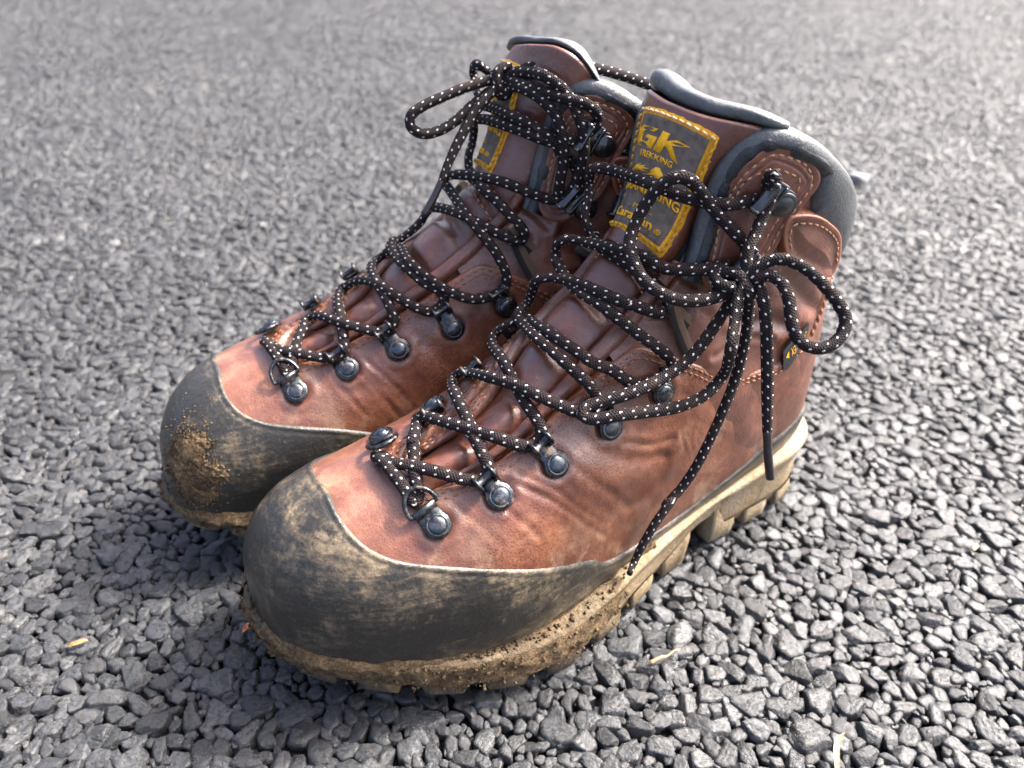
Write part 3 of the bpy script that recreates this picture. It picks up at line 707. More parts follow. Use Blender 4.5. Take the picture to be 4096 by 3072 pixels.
def build_boot(root, mir, lean, mats, seed, lace, label):
    b = Boot(root, mir, lean, mats, seed); b.parts = {}; m = mats
    SU = lambda t, u: shiftu(t, u, mir)
    SQ = lambda L: np.c_[L[:, 0], SU(L[:, 0], L[:, 1])]
    QUART = SQ(QUARTER)
    rs = np.random.default_rng(seed)
    build_sole(b)
    def HS(L, sg):                                                          # the far side of the shaft sits a little wider
        L = np.array(L, float)*[1, sg]; k_ = (.075 if mir else .03) if (sg > 0) == mir else 0.
        return L+np.c_[L[:, 0]*0, sg*k_*sstep(.70, .80, L[:, 0])*(1-sstep(.30, .60, L[:, 1]*sg))]
    # ---- main leather upper (vamp and quarters)
    T, U, P = b.grid(.08, .955, 300, -1, 1, 330)
    d = sdf(T, U, P, QUART, QCLOSE, lean)
    rd = sdf(T, U, P, RAND, RCLOSE, lean)
    h = -.0048+.0048*sstep(-.0011, .0006, d)
    h += .0006*sstep(.009, .002, d)*sstep(.0, .0012, d)*(T < .6)
    for dd_ in (.0026, .0048): h -= .00028*np.exp(-((d-dd_)/.0004)**2)*(T < .62)*(T > .25)
    creases = [([(.348, .19), (.371, .255), (.393, .32), (.415, .399), (.436, .465)], .0010, .0016), ([(.363, .20), (.391, .275), (.413, .359), (.441, .444)], .0009, .0014),
               ([(.330, .235), (.345, .30), (.36, .36)], .0006, .0015), ([(.452, .235), (.465, .277), (.478, .328), (.509, .386), (.544, .428)], .0014, .0042), ([(.425, .27), (.44, .33), (.462, .40), (.478, .46)], .0009, .0022),
               ([(.50, .33), (.53, .38), (.56, .41)], .0012, .0018), ([(.285, .185), (.300, .25), (.316, .32)], .0005, .0016),
               ([(.333, -.19), (.349, -.253), (.363, -.333), (.38, -.42)], .0009, .0014), ([(.306, -.19), (.315, -.25), (.335, -.353)], .0007, .0014), ([(.355, -.205), (.372, -.266), (.385, -.326), (.40, -.40)], .0008, .0013),
               ([(.345, -.20), (.36, -.28), (.375, -.38)], .0006, .0011), ([(.44, -.24), (.46, -.33), (.49, -.42)], .0014, .004), ([(.60, .36), (.63, .42), (.66, .52), (.66, .60)], .0009, .004)]
    for ln, am, wd in creases:
        k = pdist(T, U, P, ln, lean)+.0007*vnoise(P*260, 77); j = wd*.62*(1+.4*vnoise(P*160, 31)); h -= am*.5*np.exp(-(k/j)**2)*(.75+.5*vnoise(P*90, 5)); h += am*.2*np.exp(-((k-1.7*wd)/(wd*.9))**2)
    k = pdist(T, U, P, [(.43, .30), (.46, .36), (.50, .42)], lean); h += .0018*np.exp(-(k/.011)**2)            # swelling beside the deep fold
    k = pdist(T, U, P, [(.565, .425), (.59, .45), (.62, .47)], lean); wr = np.exp(-(k/.009)**2); h += wr*.0009*np.abs(fbm(P*[1.6, 1, .8], 420, 3, 5))*(1 if not mir else .3)
    h += .0005*fbm(P, 55, 3, 11)+.00010*fbm(P, 300, 3, 19)
    flex = np.exp(-((T-.40)/.07)**2)*sstep(.22, .30, np.abs(U))*(1-sstep(.42, .52, np.abs(U))); rid = 1-np.abs(fbm(P*[1, .45, .45]+T[..., None]*.02, 330, 3, 63))*3; h -= flex*.00022*np.clip(rid, 0, 1)**2
    for rv, hd in HOOKS:                                                     # leather pressed down under the hooks
        for sg in (-1, 1):
            c = F(np.float64(rv[0]), SU(rv[0], rv[1]*sg), lean); r_ = np.linalg.norm(P-c, axis=-1); h -= .0006*np.exp(-(r_/.0058)**4); h += .0005*np.exp(-((r_-.0075)/.002)**2)
    edge = np.clip(1-np.abs(d-.0000)/.0010, 0, 1)*(T < .62); edge = np.maximum(edge, .5*np.clip(1-np.abs(d)/.0009, 0, 1))
    dust = np.exp(-np.clip(-rd, 0, 1)/.006)*.9+wr*.35+.5*np.exp(-(np.clip(d, 0, 1)-.003)**2/.003**2)*(T < .5)*(T > .25)
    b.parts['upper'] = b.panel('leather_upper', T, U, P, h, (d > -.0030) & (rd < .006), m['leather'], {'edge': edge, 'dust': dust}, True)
    up_ = b.parts['upper']
    # ---- rubber rand with the toe cap
    T, U, P = b.grid(.0005, .80, 330, -1, 1, 320)
    d = sdf(T, U, P, RAND, RCLOSE, lean)
    h = -.0022+.0034*sstep(-.0008, .0009, d)-.0004*np.exp(-((d-.0028)/.0007)**2)*(T < .5)
    h += .0006*sstep(0, .02, d)+.00012*fbm(P, 300, 3, 2)+.0004*fbm(P, 60, 2, 3)
    b.panel('rubber_rand', T, U, P, h, (d > -.0020) & (P[..., 2] > .015), m['rubber'], {'edge': np.clip(1-np.abs(d)/.0008, 0, 1)}, True)
    # ---- dried mud caked along the welt, and a caked patch on the front of the far toe
    T2, U2, P2 = b.grid(.02, .50, 260, -.86, .86, 300)
    zt = ztop(P2[..., 0]); q = P2[..., 2]-zt-.001
    nz = fbm(P2, 120, 4, 40+seed); n2 = fbm(P2, 600, 3, 7)
    th = .0016+.0022*(nz+.15)-np.clip(q, 0, 1)*.75-np.clip(-q-.002, 0, 1)*.9+.0009*n2
    h2 = .0016+th+.0012*np.clip(-q, 0, .003)/.003
    b.panel('dried_mud', T2, U2, P2, h2, (th > .0002) & (q > -.006) & (q < .0045), m['mud'])
    if mir:
        T2, U2, P2 = b.grid(.02, .22, 170, -.55, .02, 200); rr_ = ((T2-.092)/.050)**2+((U2+.33)/.17)**2
        th = -.0007+.0017*(1-rr_)+.0024*fbm(P2, 170, 4, 140)+.0007*fbm(P2, 900, 2, 5); b.panel('dried_mud', T2, U2, P2, .0021+np.clip(th, -.001, .0012)*.8, th > 0, m['mud'])
    # ---- ankle cuff (softer leather), wraps the heel: u .10 .. 1.90
    T, U, P = b.grid(.54, .995, 170, .12, 1.88, 330)
    fr = sm([(.553, .150), (.60, .150), (.65, .160), (.70, .176), (.75, .184), (.80, .186), (.86, .188), (.905, .20), (.945, .228), (.978, .27), (.99, .34), (.993, .42), (.99, .6), (.985, 1.0)])
    edg = np.vstack([HS(fr, 1), (HS(fr, -1)+[0, 2])[::-1]]); d = sdf(T, U, P, edg, [(.50, 2-.15), (.50, .15)], lean)
    h = -.0060+.0048*sstep(-.0008, .0020, d)
    Um = np.where(U > 1, 2-U, U)
    h += .0022*np.exp(-((T-.665)/.035)**2)*sstep(.20, .30, Um)*(1-sstep(.5, .62, Um))
    h += .0018*np.exp(-((T-.80)/.05)**2)*sstep(.33, .42, Um)*(1-sstep(.58, .75, Um))
    for ln, am, wd in [([(.725, .30), (.730, .366), (.765, .417), (.785, .471)], .0022, .0030), ([(.66, .345), (.717, .384), (.75, .44)], .0009, .0016), ([(.62, .17), (.64, .20), (.66, .235)], .0012, .0020), ([(.69, .18), (.70, .22), (.705, .26)], .0012, .0020), ([(.83, .42), (.84, .50), (.85, .57)], .0012, .003)]:
        for sg in (0, 1):
            l2 = [(a, 2-c) for a, c in ln] if sg else ln; k = pdist(T, U, P, l2, lean); h -= am*np.exp(-(k/wd)**2); h += am*.4*np.exp(-((k-2*wd)/wd)**2)
    h += .0006*fbm(P, 70, 3, 23)
    b.panel('ankle_cuff', T, U, P, h, d > -.002, m['leather2'], {'edge': np.clip(1-np.abs(d)/.0008, 0, 1)*.5, 'dust': .3*np.exp(-((T-.72)/.04)**2)}, True)
    # ---- panels that carry the ankle hooks and the ear-shaped heel patches, both sides
    for sg in (1, -1):
        hp = HS(sm(HOOKP, True), sg)
        T, U, P = b.grid(.69, 1.025, 190, .16*sg, .53*sg, 170); d = sdf(T, U, P, hp, None, lean, True)
        h = -.003+.0054*sstep(-.0005, .0005, d)+.0003*np.exp(-((d-.0012)/.0008)**2)
        for dd_ in (.0034, .0056): h -= .00035*np.exp(-((d-dd_)/.00045)**2)
        h += .00035*fbm(P, 150, 3, 50)
        ed = np.clip(1-np.abs(d)/.0011, 0, 1)
        if sg < 0: T, U, P, h, d, ed = [a[:, ::-1] for a in (T, U, P, h, d, ed)]
        hpn = b.panel('hook_panel', T, U, P, h, d > -.0012, m['leather3'], {'edge': ed}, True)
        ins = sm([(.745, .222), (.80, .212), (.86, .216), (.90, .229), (.940, .255), (.967, .288), (.979, .34), (.982, .39), (.970, .414), (.933, .395), (.89, .371), (.85, .355), (.81, .33), (.77, .298)]); ins = HS(ins, sg)
        b.stitches('stitching', ins, .0021, hpn, m['thread'])
        ins = sm([(.85, .228), (.90, .240), (.930, .268), (.950, .298), (.960, .34), (.961, .38), (.93, .375), (.89, .352), (.85, .335)]); ins = HS(ins, sg)
        b.stitches('stitching', ins, .0021, hpn, m['thread'])
        er = sm(EAR, True)*[1, sg]
        T, U, P = b.grid(.835, .97, 100, .355*sg, .635*sg, 130); d = sdf(T, U, P, er, None, lean, True)
        h = -.002+.0056*sstep(-.0006, .0006, d)-.0009*sstep(.001, .005, d)+.0012*sstep(.004, .012, d)
        ed = np.clip(1-np.abs(d-.0006)/.0014, 0, 1)
        if sg < 0: T, U, P, h, d, ed = [a[:, ::-1] for a in (T, U, P, h, d, ed)]
        er_o = b.panel('heel_patch', T, U, P, h, d > -.0012, m['leather2'], {'edge': ed}, True)
        ins = sm([(.872, .41), (.89, .395), (.908, .40), (.924, .43), (.938, .475), (.944, .52), (.94, .57), (.926, .59)])*[1, sg]
        b.stitches('stitching', ins, .0030, er_o, m['thread'])
    # ---- seams
    def off(edge, e):                                                       # curve a distance e inside the quarter edge
        P_ = F(edge[:, 0], edge[:, 1], lean); g = np.gradient(P_, axis=0); n_ = Nn(edge[:, 0], edge[:, 1], lean); bb = np.cross(n_, g); bb /= np.linalg.norm(bb, axis=1, keepdims=True)
        ep = 1e-4; Pt = (F(edge[:, 0]+ep, edge[:, 1], lean)-P_)/ep; Pu = (F(edge[:, 0], edge[:, 1]+ep, lean)-P_)/ep
        a11 = (Pt*Pt).sum(1); a12 = (Pt*Pu).sum(1); a22 = (Pu*Pu).sum(1); b1 = (Pt*bb).sum(1); b2 = (Pu*bb).sum(1); D = a11*a22-a12*a12
        dt = (b1*a22-b2*a12)/D; du = (a11*b2-a12*b1)/D; return edge+e*np.c_[dt, du]
    test = off(HALF, .002); sgn = 1 if test[len(test)//6, 1] > HALF[len(test)//6, 1] else -1
    for e in (.0024, .0046):
        o1 = off(HALF, sgn*e)[4:-2]
        for sg in (1, -1): b.stitches('stitching', SQ(o1*[1, sg]), .0003, up_, m['thread2'])
    # ---- rolled gusset tubes beside the tongue
    for sg in (1, -1):
        t = np.linspace(.285, .70, 80); uo = np.interp(t, [.28, .346, .412, .486, .54, .60, .70], [.112, .125, .136, .152, .160, .162, .170]); ui = np.interp(t, [.28, .35, .43, .52, .60, .70], [.090, .098, .106, .112, .120, .135])
        uo = SU(t, uo*sg); ui = SU(t, ui*sg); um = (uo+ui)/2; wd = np.linalg.norm(F(t, uo, lean)-F(t, ui, lean), axis=1)/2; r_ = np.minimum(wd*1.05, .0055)*np.interp(t, [.285, .33, .62, .70], [.55, 1, 1, .7])
        Pc = b.pos(t, um, -.0024-(r_-.0040)*.5+.0003*vnoise(np.c_[t*60, t*0, t*0], 3)); nn = b.nrm(t, um)
        tv, tf, uv = tube(Pc, r_, 18, normals=nn); bag = Bag(); bag.add(tv, tf, uv); b.add('gusset_roll', bag, m['leather2'], bvh=True)
    # ---- tongue: padded sheet with pillows between the lace crossings
    def uh(t): return curve1(t, [.24, .30, .40, .52, .62, .72, .80, .88, .95, 1.0, 1.08], [.085, .108, .118, .126, .135, .150, .160, .185, .235, .262, .275])
    cuts = [.325, .398, .482, .562, .640]
    if mir:
        def uh(t): return curve1(t, [.24, .30, .40, .52, .62, .70, .80, .88, .95, 1.0, 1.12], [.085, .108, .118, .126, .140, .205, .220, .215, .200, .190, .180])
    def uc(t): return (curve1(t, [.24, .62, .72, .86, 1.0, 1.12], [0, 0, .025, .015, -.12, -.15]) if mir else 0.*np.asarray(t, float))
    def tongue_u(t, x): return SU(t, uc(t)+x*uh(t)*(1+.16*sstep(.90, .99, t)*(x > 0)*(0 if mir else 1)))
    def th(t, u, x=None):
        t = np.asarray(t, float); x = np.abs(x) if x is not None else np.clip(np.abs(u-uc(t))/uh(t), 0, 1.2)
        pil = np.ones_like(t)
        for c in cuts: pil = pil-.55*np.exp(-((t-c-.010*(1-x*x))/.012)**2)
        pil = np.where(t > .66, .9+.1*pil, pil)
        e_ = 2.2+2.3*sstep(.62, .70, t); return -.0040+.0064*pil*(1-x**e_)-.0016*x**6+.0012*sstep(.75, 1., t)*(1-x**2)
    b.th = th
    T, X = np.meshgrid(np.linspace(.245, .985, 260), np.linspace(-1, 1, 110), indexing='ij'); U = X*uh(T); P = F(T, U, lean)
    TE = [.990, .974, .960, .962, .984, 1.004] if not mir else [1.000, 1.022, 1.022, 1.006, .988, .968]
    tt_ = curve1(X, [-1, -.5, -.1, .3, .7, 1], TE)
    T = .245+(T-.245)/(.985-.245)*(tt_-.245); U = tongue_u(T, X); P = F(T, U, lean)
    h = th(T, U, X)+.0004*fbm(P, 90, 3, 61)+.00012*fbm(P, 400, 2, 62); h -= .0030*sstep(.965, 1., np.abs(X)); h -= .0015*sstep(tt_-.004, tt_, T)
    edg_ = np.clip(1-(tt_-T)/.004, 0, 1)*.35
    # mirrored grids keep the same winding rule
    b.parts['tongue'] = b.panel('tongue', T, U, P, h, np.ones_like(T, bool), m['leather4'], {'edge': edg_}, True); tg = b.parts['tongue']
    for sg in (1, -1):
        for e in (.010, .019): b.stitches('stitching', [(t, float(SU(t, sg*(uh(t)-e)))) for t in np.linspace(.285, .385, 12)], lambda t, u: th(t, u)+.0004, tg, m['thread2'], .003, .0023, .00035)
    b.stitches('stitching', [(.640-.012*abs(x), x*.13) for x in np.linspace(-1, 1, 15)], lambda t, u: th(t, u)+.0006, tg, m['thread'])
    # lining that rolls over the top of the tongue and down its back
    A = np.linspace(0, 1, 46); X = np.linspace(-1, 1, 70); AA, XX = np.meshgrid(A, X, indexing='ij')
    te = curve1(XX, [-1, -.5, -.1, .3, .7, 1], TE)
    hi = curve1(XX, [-1, -.7, -.4, 0, .4, .8, 1], [.0060, .0082, .0080, .0066, .0060, .0048, .0030]) if not mir else curve1(XX, [-1, -.5, 0, .5, 1], [.0020, .0026, .0030, .0038, .0045])
    pass
    za = curve1(AA, [0, .08, .22, .36, .50, .62, .74, 1], [0, .12, .55, .9, 1.0, .85, .4, -6.0]); ha = curve1(AA, [0, .08, .22, .36, .50, .62, .74, 1], [-.0022, .0008, .0020, .0008, -.0035, -.0085, -.0105, -.0095])
    U3 = tongue_u(te, XX); P3 = F(te, U3, lean); n3 = Nn(te, U3, lean); eps = .01; tv = F(te+eps, U3, lean)-P3; tv /= np.linalg.norm(tv, axis=-1, keepdims=True)
    wr_ = .0007*fbm(np.stack([XX*.05, AA*.02, AA*0], -1), 120, 3, 70)+.0006*np.sin(XX*9+1)*np.sin(AA*pi)*.8
    ha = ha*np.interp(np.abs(XX), [0, .9, 1], [1, 1, .5])
    Q = P3+tv*(za*hi)[..., None]*1.0+n3*(ha-.0008+wr_)[..., None]
    Fc = grid_faces(46, 70); Fc = Fc[:, ::-1] if mir else Fc
    obj('tongue_lining', raw_mesh('tongue_lining', b.fix(Q).reshape(-1, 3), Fc), m['lining'], tg)
    # ---- padded collar
    rl = sm(RIM); wide = lambda L, on: np.c_[L[:, 0], L[:, 1]*(1+(.42 if mir else .20)*(1-sstep(.20, .62, L[:, 1])))] if on else L
    rl = np.vstack([wide(rl, mir), (wide(rl, not mir)[:-1]*[1, -1]+[0, 2])[::-1]])
    P_ = F(rl[:, 0], rl[:, 1], lean); cl = np.concatenate([[0], np.cumsum(np.linalg.norm(np.diff(P_, axis=0), axis=1))]); q = np.linspace(0, cl[-1], 230)
    rl = np.c_[np.interp(q, cl, rl[:, 0]), np.interp(q, cl, rl[:, 1])]; f_ = q/cl[-1]
    P_ = F(rl[:, 0], rl[:, 1], lean); n_ = Nn(rl[:, 0], rl[:, 1], lean); g = np.gradient(P_, axis=0); bb = np.cross(n_, g); bb /= np.linalg.norm(bb, axis=1, keepdims=True)
    if bb[115, 2] > 0: bb = -bb                                             # points down and away from the opening
    ep = 1e-4; Pt = (F(rl[:, 0]+ep, rl[:, 1], lean)-P_)/ep; Pu = (F(rl[:, 0], rl[:, 1]+ep, lean)-P_)/ep
    a11 = (Pt*Pt).sum(1); a12 = (Pt*Pu).sum(1); a22 = (Pu*Pu).sum(1); b1 = (Pt*bb).sum(1); b2 = (Pu*bb).sum(1); D = a11*a22-a12*a12; dtu = np.c_[(b1*a22-b2*a12)/D, (a11*b2-a12*b1)/D]
    Um_ = np.where(rl[:, 1] > 1, 2-rl[:, 1], rl[:, 1]); back = sstep(.44, .52, Um_); wout = .0066+.0164*back; puff = 1+.15*back; endt = np.interp(np.minimum(f_, 1-f_), [0, .02, .06], [.45, .8, 1])
    prof = [(1.0, -.0022, 0), (.92, -.0004, 0), (.8, .0014, 0), (.6, .0024, 0), (.4, .0028, 0), (.2, .0027, 0), (.05, .0023, 0), (0, .0018, .0008), (0, .0006, .0018), (0, -.0012, .0023), (0, -.0036, .0022), (0, -.0062, .0024), (0, -.0078, 0), (-.004, -.0084, 0), (-.010, -.0084, 0), (-.018, -.0082, 0), (-.026, -.008, 0), (-.036, -.0078, 0), (-.050, -.0075, 0)]
    rows = []
    for f, hh, up2 in prof:
        bdist = f*wout if f >= 0 else np.full(len(wout), -f)*(.75+.6*back); tu_ = rl+bdist[:, None]*dtu; pu_ = puff if up2 >= 0 else 1.
        base = F(tu_[:, 0], tu_[:, 1], lean); nn = Nn(tu_[:, 0], tu_[:, 1], lean)
        wv = .0004*fbm(base, 90, 2, 80)
        rows.append(base+nn*(hh*(pu_ if hh > 0 else 1)*endt+wv)[:, None]-(bb*(up2*endt*(pu_ if up2 > 0 else 1))[:, None]))
    V = np.stack(rows, 1); Fc = grid_faces(230, len(prof)); Fc = Fc if mir else Fc[:, ::-1]
    c0 = V[115, 5]; nrm0 = np.cross(V[116, 5]-V[115, 5], V[115, 6]-V[115, 5])
    if nrm0.dot(n_[115]) < 0: Fc = Fc if not mir else Fc
    Vf = b.fix(V).reshape(-1, 3)
    a_, b_, c_ = Vf[Fc[len(Fc)//2][0]], Vf[Fc[len(Fc)//2][1]], Vf[Fc[len(Fc)//2][2]]
    o_ = obj('collar_padding', raw_mesh('collar_padding', Vf, Fc), m['lining'], root); b.bv.append((Vf, Fc))
    # black trim band between the grey rim and the hook panel
    sel = np.where(Um_ < .47)[0]; cuts2 = np.split(sel, np.where(np.diff(sel) > 1)[0]+1)
    for ii in cuts2:
        rr = []
        for bd, hh in ((.0008, .0008), (.0012, .0024), (.0023, .0030), (.0040, .0030), (.0055, .0025), (.0068, .0015), (.0082, .0002)):
            tu_ = rl[ii]+bd*dtu[ii]; rr.append(b.pos(tu_[:, 0], tu_[:, 1], hh*(.55+.45*endt[ii])+.00035*vnoise(np.c_[ii*.35, ii*0, ii*0], 4)))
        V = np.stack(rr, 1); Fc = grid_faces(len(ii), 7); nn = np.cross(V[6, 2]-V[5, 2], V[5, 3]-V[5, 2])
        if nn.dot(b.nrm(*rl[ii][5])) < 0: Fc = Fc[:, ::-1]
        obj('collar_trim', raw_mesh('collar_trim', V.reshape(-1, 3), Fc), m['trim'], o_)
    T, U = np.meshgrid(np.linspace(.50, .965, 40), np.linspace(.13, 1.87, 90), indexing='ij'); P = F(T, U, lean)
    b.panel('inner_lining', T, U, P, np.full(T.shape, -.0086), np.ones_like(T, bool), m['piping'])
    # insole inside, far down
    O = outline()*[.93, .86]+[.008, 0]; O = O[O[:, 0] < 2]; bag = Bag(); V = np.c_[O, np.full(len(O), .034)]; bag.add(b.fix(V), [np.arange(len(O))[None]]); b.add('insole', bag, m['piping'])
    # ---- hooks
    for rv, hd in HOOKS[:1]:
        for sg in (1, -1): ring_hook(b, (rv[0], float(SU(rv[0], rv[1]*sg))), (hd[0], float(SU(hd[0], hd[1]*sg))))
    for rv, hd in HOOKS[1:]:
        for sg in (1, -1): lower_hook(b, (rv[0], float(SU(rv[0], rv[1]*sg))), (hd[0], float(SU(hd[0], hd[1]*sg))))
    for rv, hd in AHOOKS:
        for sg in (1, -1): q_ = HS([rv, hd], sg); ankle_hook(b, tuple(q_[0]), tuple(q_[1]))
    # ---- webbing loops that guide the lace at the bend
    for sg in (1, -1):
        pts = [((.632, .300), .0004), ((.633, .275), .0010), ((.637, .235), .0022), ((.643, .198), .0048), ((.645, .182), .0075), ((.647, .186), .0030), ((.648, .215), .0008), ((.655, .26), .0000)]
        P4 = np.array([b.pos(a[0], a[1]*sg, hh_) for a, hh_ in pts]); N4 = np.array([b.nrm(a[0], a[1]*sg) for a, hh_ in pts])
        Q4 = resample(np.c_[P4, N4], .0008); Pc, Nc = Q4[:, :3], Q4[:, 3:]; tg_ = np.gradient(Pc, axis=0); tg_ /= np.linalg.norm(tg_, axis=1, keepdims=True)
        sd2 = b.nrm(.64, .24*sg); side = b.pos(.66, .24*sg)-b.pos(.62, .24*sg); side = side/np.linalg.norm(side)
        W5 = np.linspace(-1, 1, 7); V = Pc[:, None]+side[None, None]*(W5*.0031)[None, :, None]; th_ = np.cross(tg_, side[None]); th_ /= np.linalg.norm(th_, axis=1, keepdims=True)
        lay = [V+th_[:, None]*.0005*(1-W5**4)[None, :, None], V-th_[:, None]*.0005*(1-W5**4)[None, :, None]]
        L = np.arange(len(Pc))*.08; bag = Bag()
        for k, v in enumerate(lay):
            uv = np.stack(np.broadcast_arrays(L[:, None], (W5[None]+1)/2), -1).reshape(-1, 2); Fc = grid_faces(len(Pc), 7); bag.add(v.reshape(-1, 3), Fc if k else Fc[:, ::-1], uv)
        b.add('webbing_loop', bag, m['web'])
    # ---- tongue patch
    b.label = build_label(b, *label, th, mir)
    # ---- laces
    Vs = [v for v, _ in b.bv]; offs = np.cumsum([0]+[len(v) for v in Vs]); allV = np.vstack(Vs); polys = []
    for (v, f), o0 in zip(b.bv, offs): polys += (f+o0).tolist()
    bvh = BVHTree.FromPolygons(allV.tolist(), polys)
    lobj = None
    RL = .0023
    for i, (key, kind) in enumerate(lace):
        Pp = b.fix(np.array(LACE[key]))
        Q = resample(Pp, .0011)
        if kind == 'lay':
            for it in range(3):
                dv = np.zeros_like(Q)
                for j, p in enumerate(Q):
                    hit_ = bvh.find_nearest(Vector(p), .012)
                    if hit_[0] is None: continue
                    e = np.array(p)-np.array(hit_[0]); nn = np.array(hit_[1]); s_ = e.dot(nn)
                    if s_ < RL-.0002: dv[j] = nn*(RL-.0002-s_)
                kk = np.array([1, 2, 3, 2, 1.])/9
                if len(Q) > 8:
                    dv2 = np.stack([np.convolve(np.pad(dv[:, c], 2, mode='edge'), kk, 'valid') for c in range(3)], 1); dv = np.where(np.linalg.norm(dv, axis=1, keepdims=True) > np.linalg.norm(dv2, axis=1, keepdims=True), dv*.6+dv2*.4, dv2)
                Q = Q+dv*.9
            for it in range(2):
                Q[1:-1] = Q[1:-1]*.6+(Q[:-2]+Q[2:])*.2
        r_ = np.full(len(Q), RL if kind != 'aglet' else .0017)
        if key in ('near_end_short', 'near_end_long', 'far_end'): r_ = r_*np.interp(np.arange(len(Q))[::-1], [0, 6, 14], [.78, .9, 1])
        if key == 'near_end_long':
            r_ = r_*np.interp(np.arange(len(Q))[::-1], [0, 30, 60], [.85, .95, 1])
        nr = None
        if kind == 'lay':
            nr = np.array([bvh.find_nearest(Vector(p))[1][:] for p in Q]); sgn_ = np.sign((nr[1:]*nr[:-1]).sum(1)+1e-9)
            for _ in range(12): nr[1:-1] = nr[1:-1]*.4+(nr[:-2]+nr[2:])*.3
            nr /= np.linalg.norm(nr, axis=1, keepdims=True)+1e-9
        r_ = r_*(1+.05*vnoise(Q*220, 9+i)); tv, tf, uv = tube(Q, r_*(1.06 if nr is not None else 1), 14, normals=nr, flat=.80 if nr is not None else 1.); bag = Bag(); bag.add(tv, tf, uv)
        o_ = b.add('shoelace' if lobj is None else ('aglet' if kind == 'aglet' else ('bow_loop' if 'loop' in key else ('lace_end' if 'end' in key else 'lace_run'))), bag, m['lace'] if kind != 'aglet' else m['aglet'], root if lobj is None else lobj)
        lobj = lobj or o_
    # knot: two tight turns round the crossing strands
    kc = b.fix(np.array(LACE[lace[2][0]][0])); bag = Bag()
    kn = KNOT[0] if not mir else KNOT[1]
    for (c_, ax, R1, R2, tw) in kn:
        ax = np.array(ax, float); ax /= np.linalg.norm(ax); x_ = np.cross(ax, (.3, .1, 1)); x_ /= np.linalg.norm(x_); y_ = np.cross(ax, x_)
        a = np.linspace(0, 2*pi*1.15, 40); Q = kc+np.array(c_)+x_*(R1*np.cos(a))[:, None]+y_*(R2*np.sin(a))[:, None]+ax*((a/(2*pi)-.5)*tw)[:, None]
        tv, tf, uv = tube(Q, RL, 14); bag.add(tv, tf, uv)
    b.add('knot', bag, m['lace'], lobj)
    return b

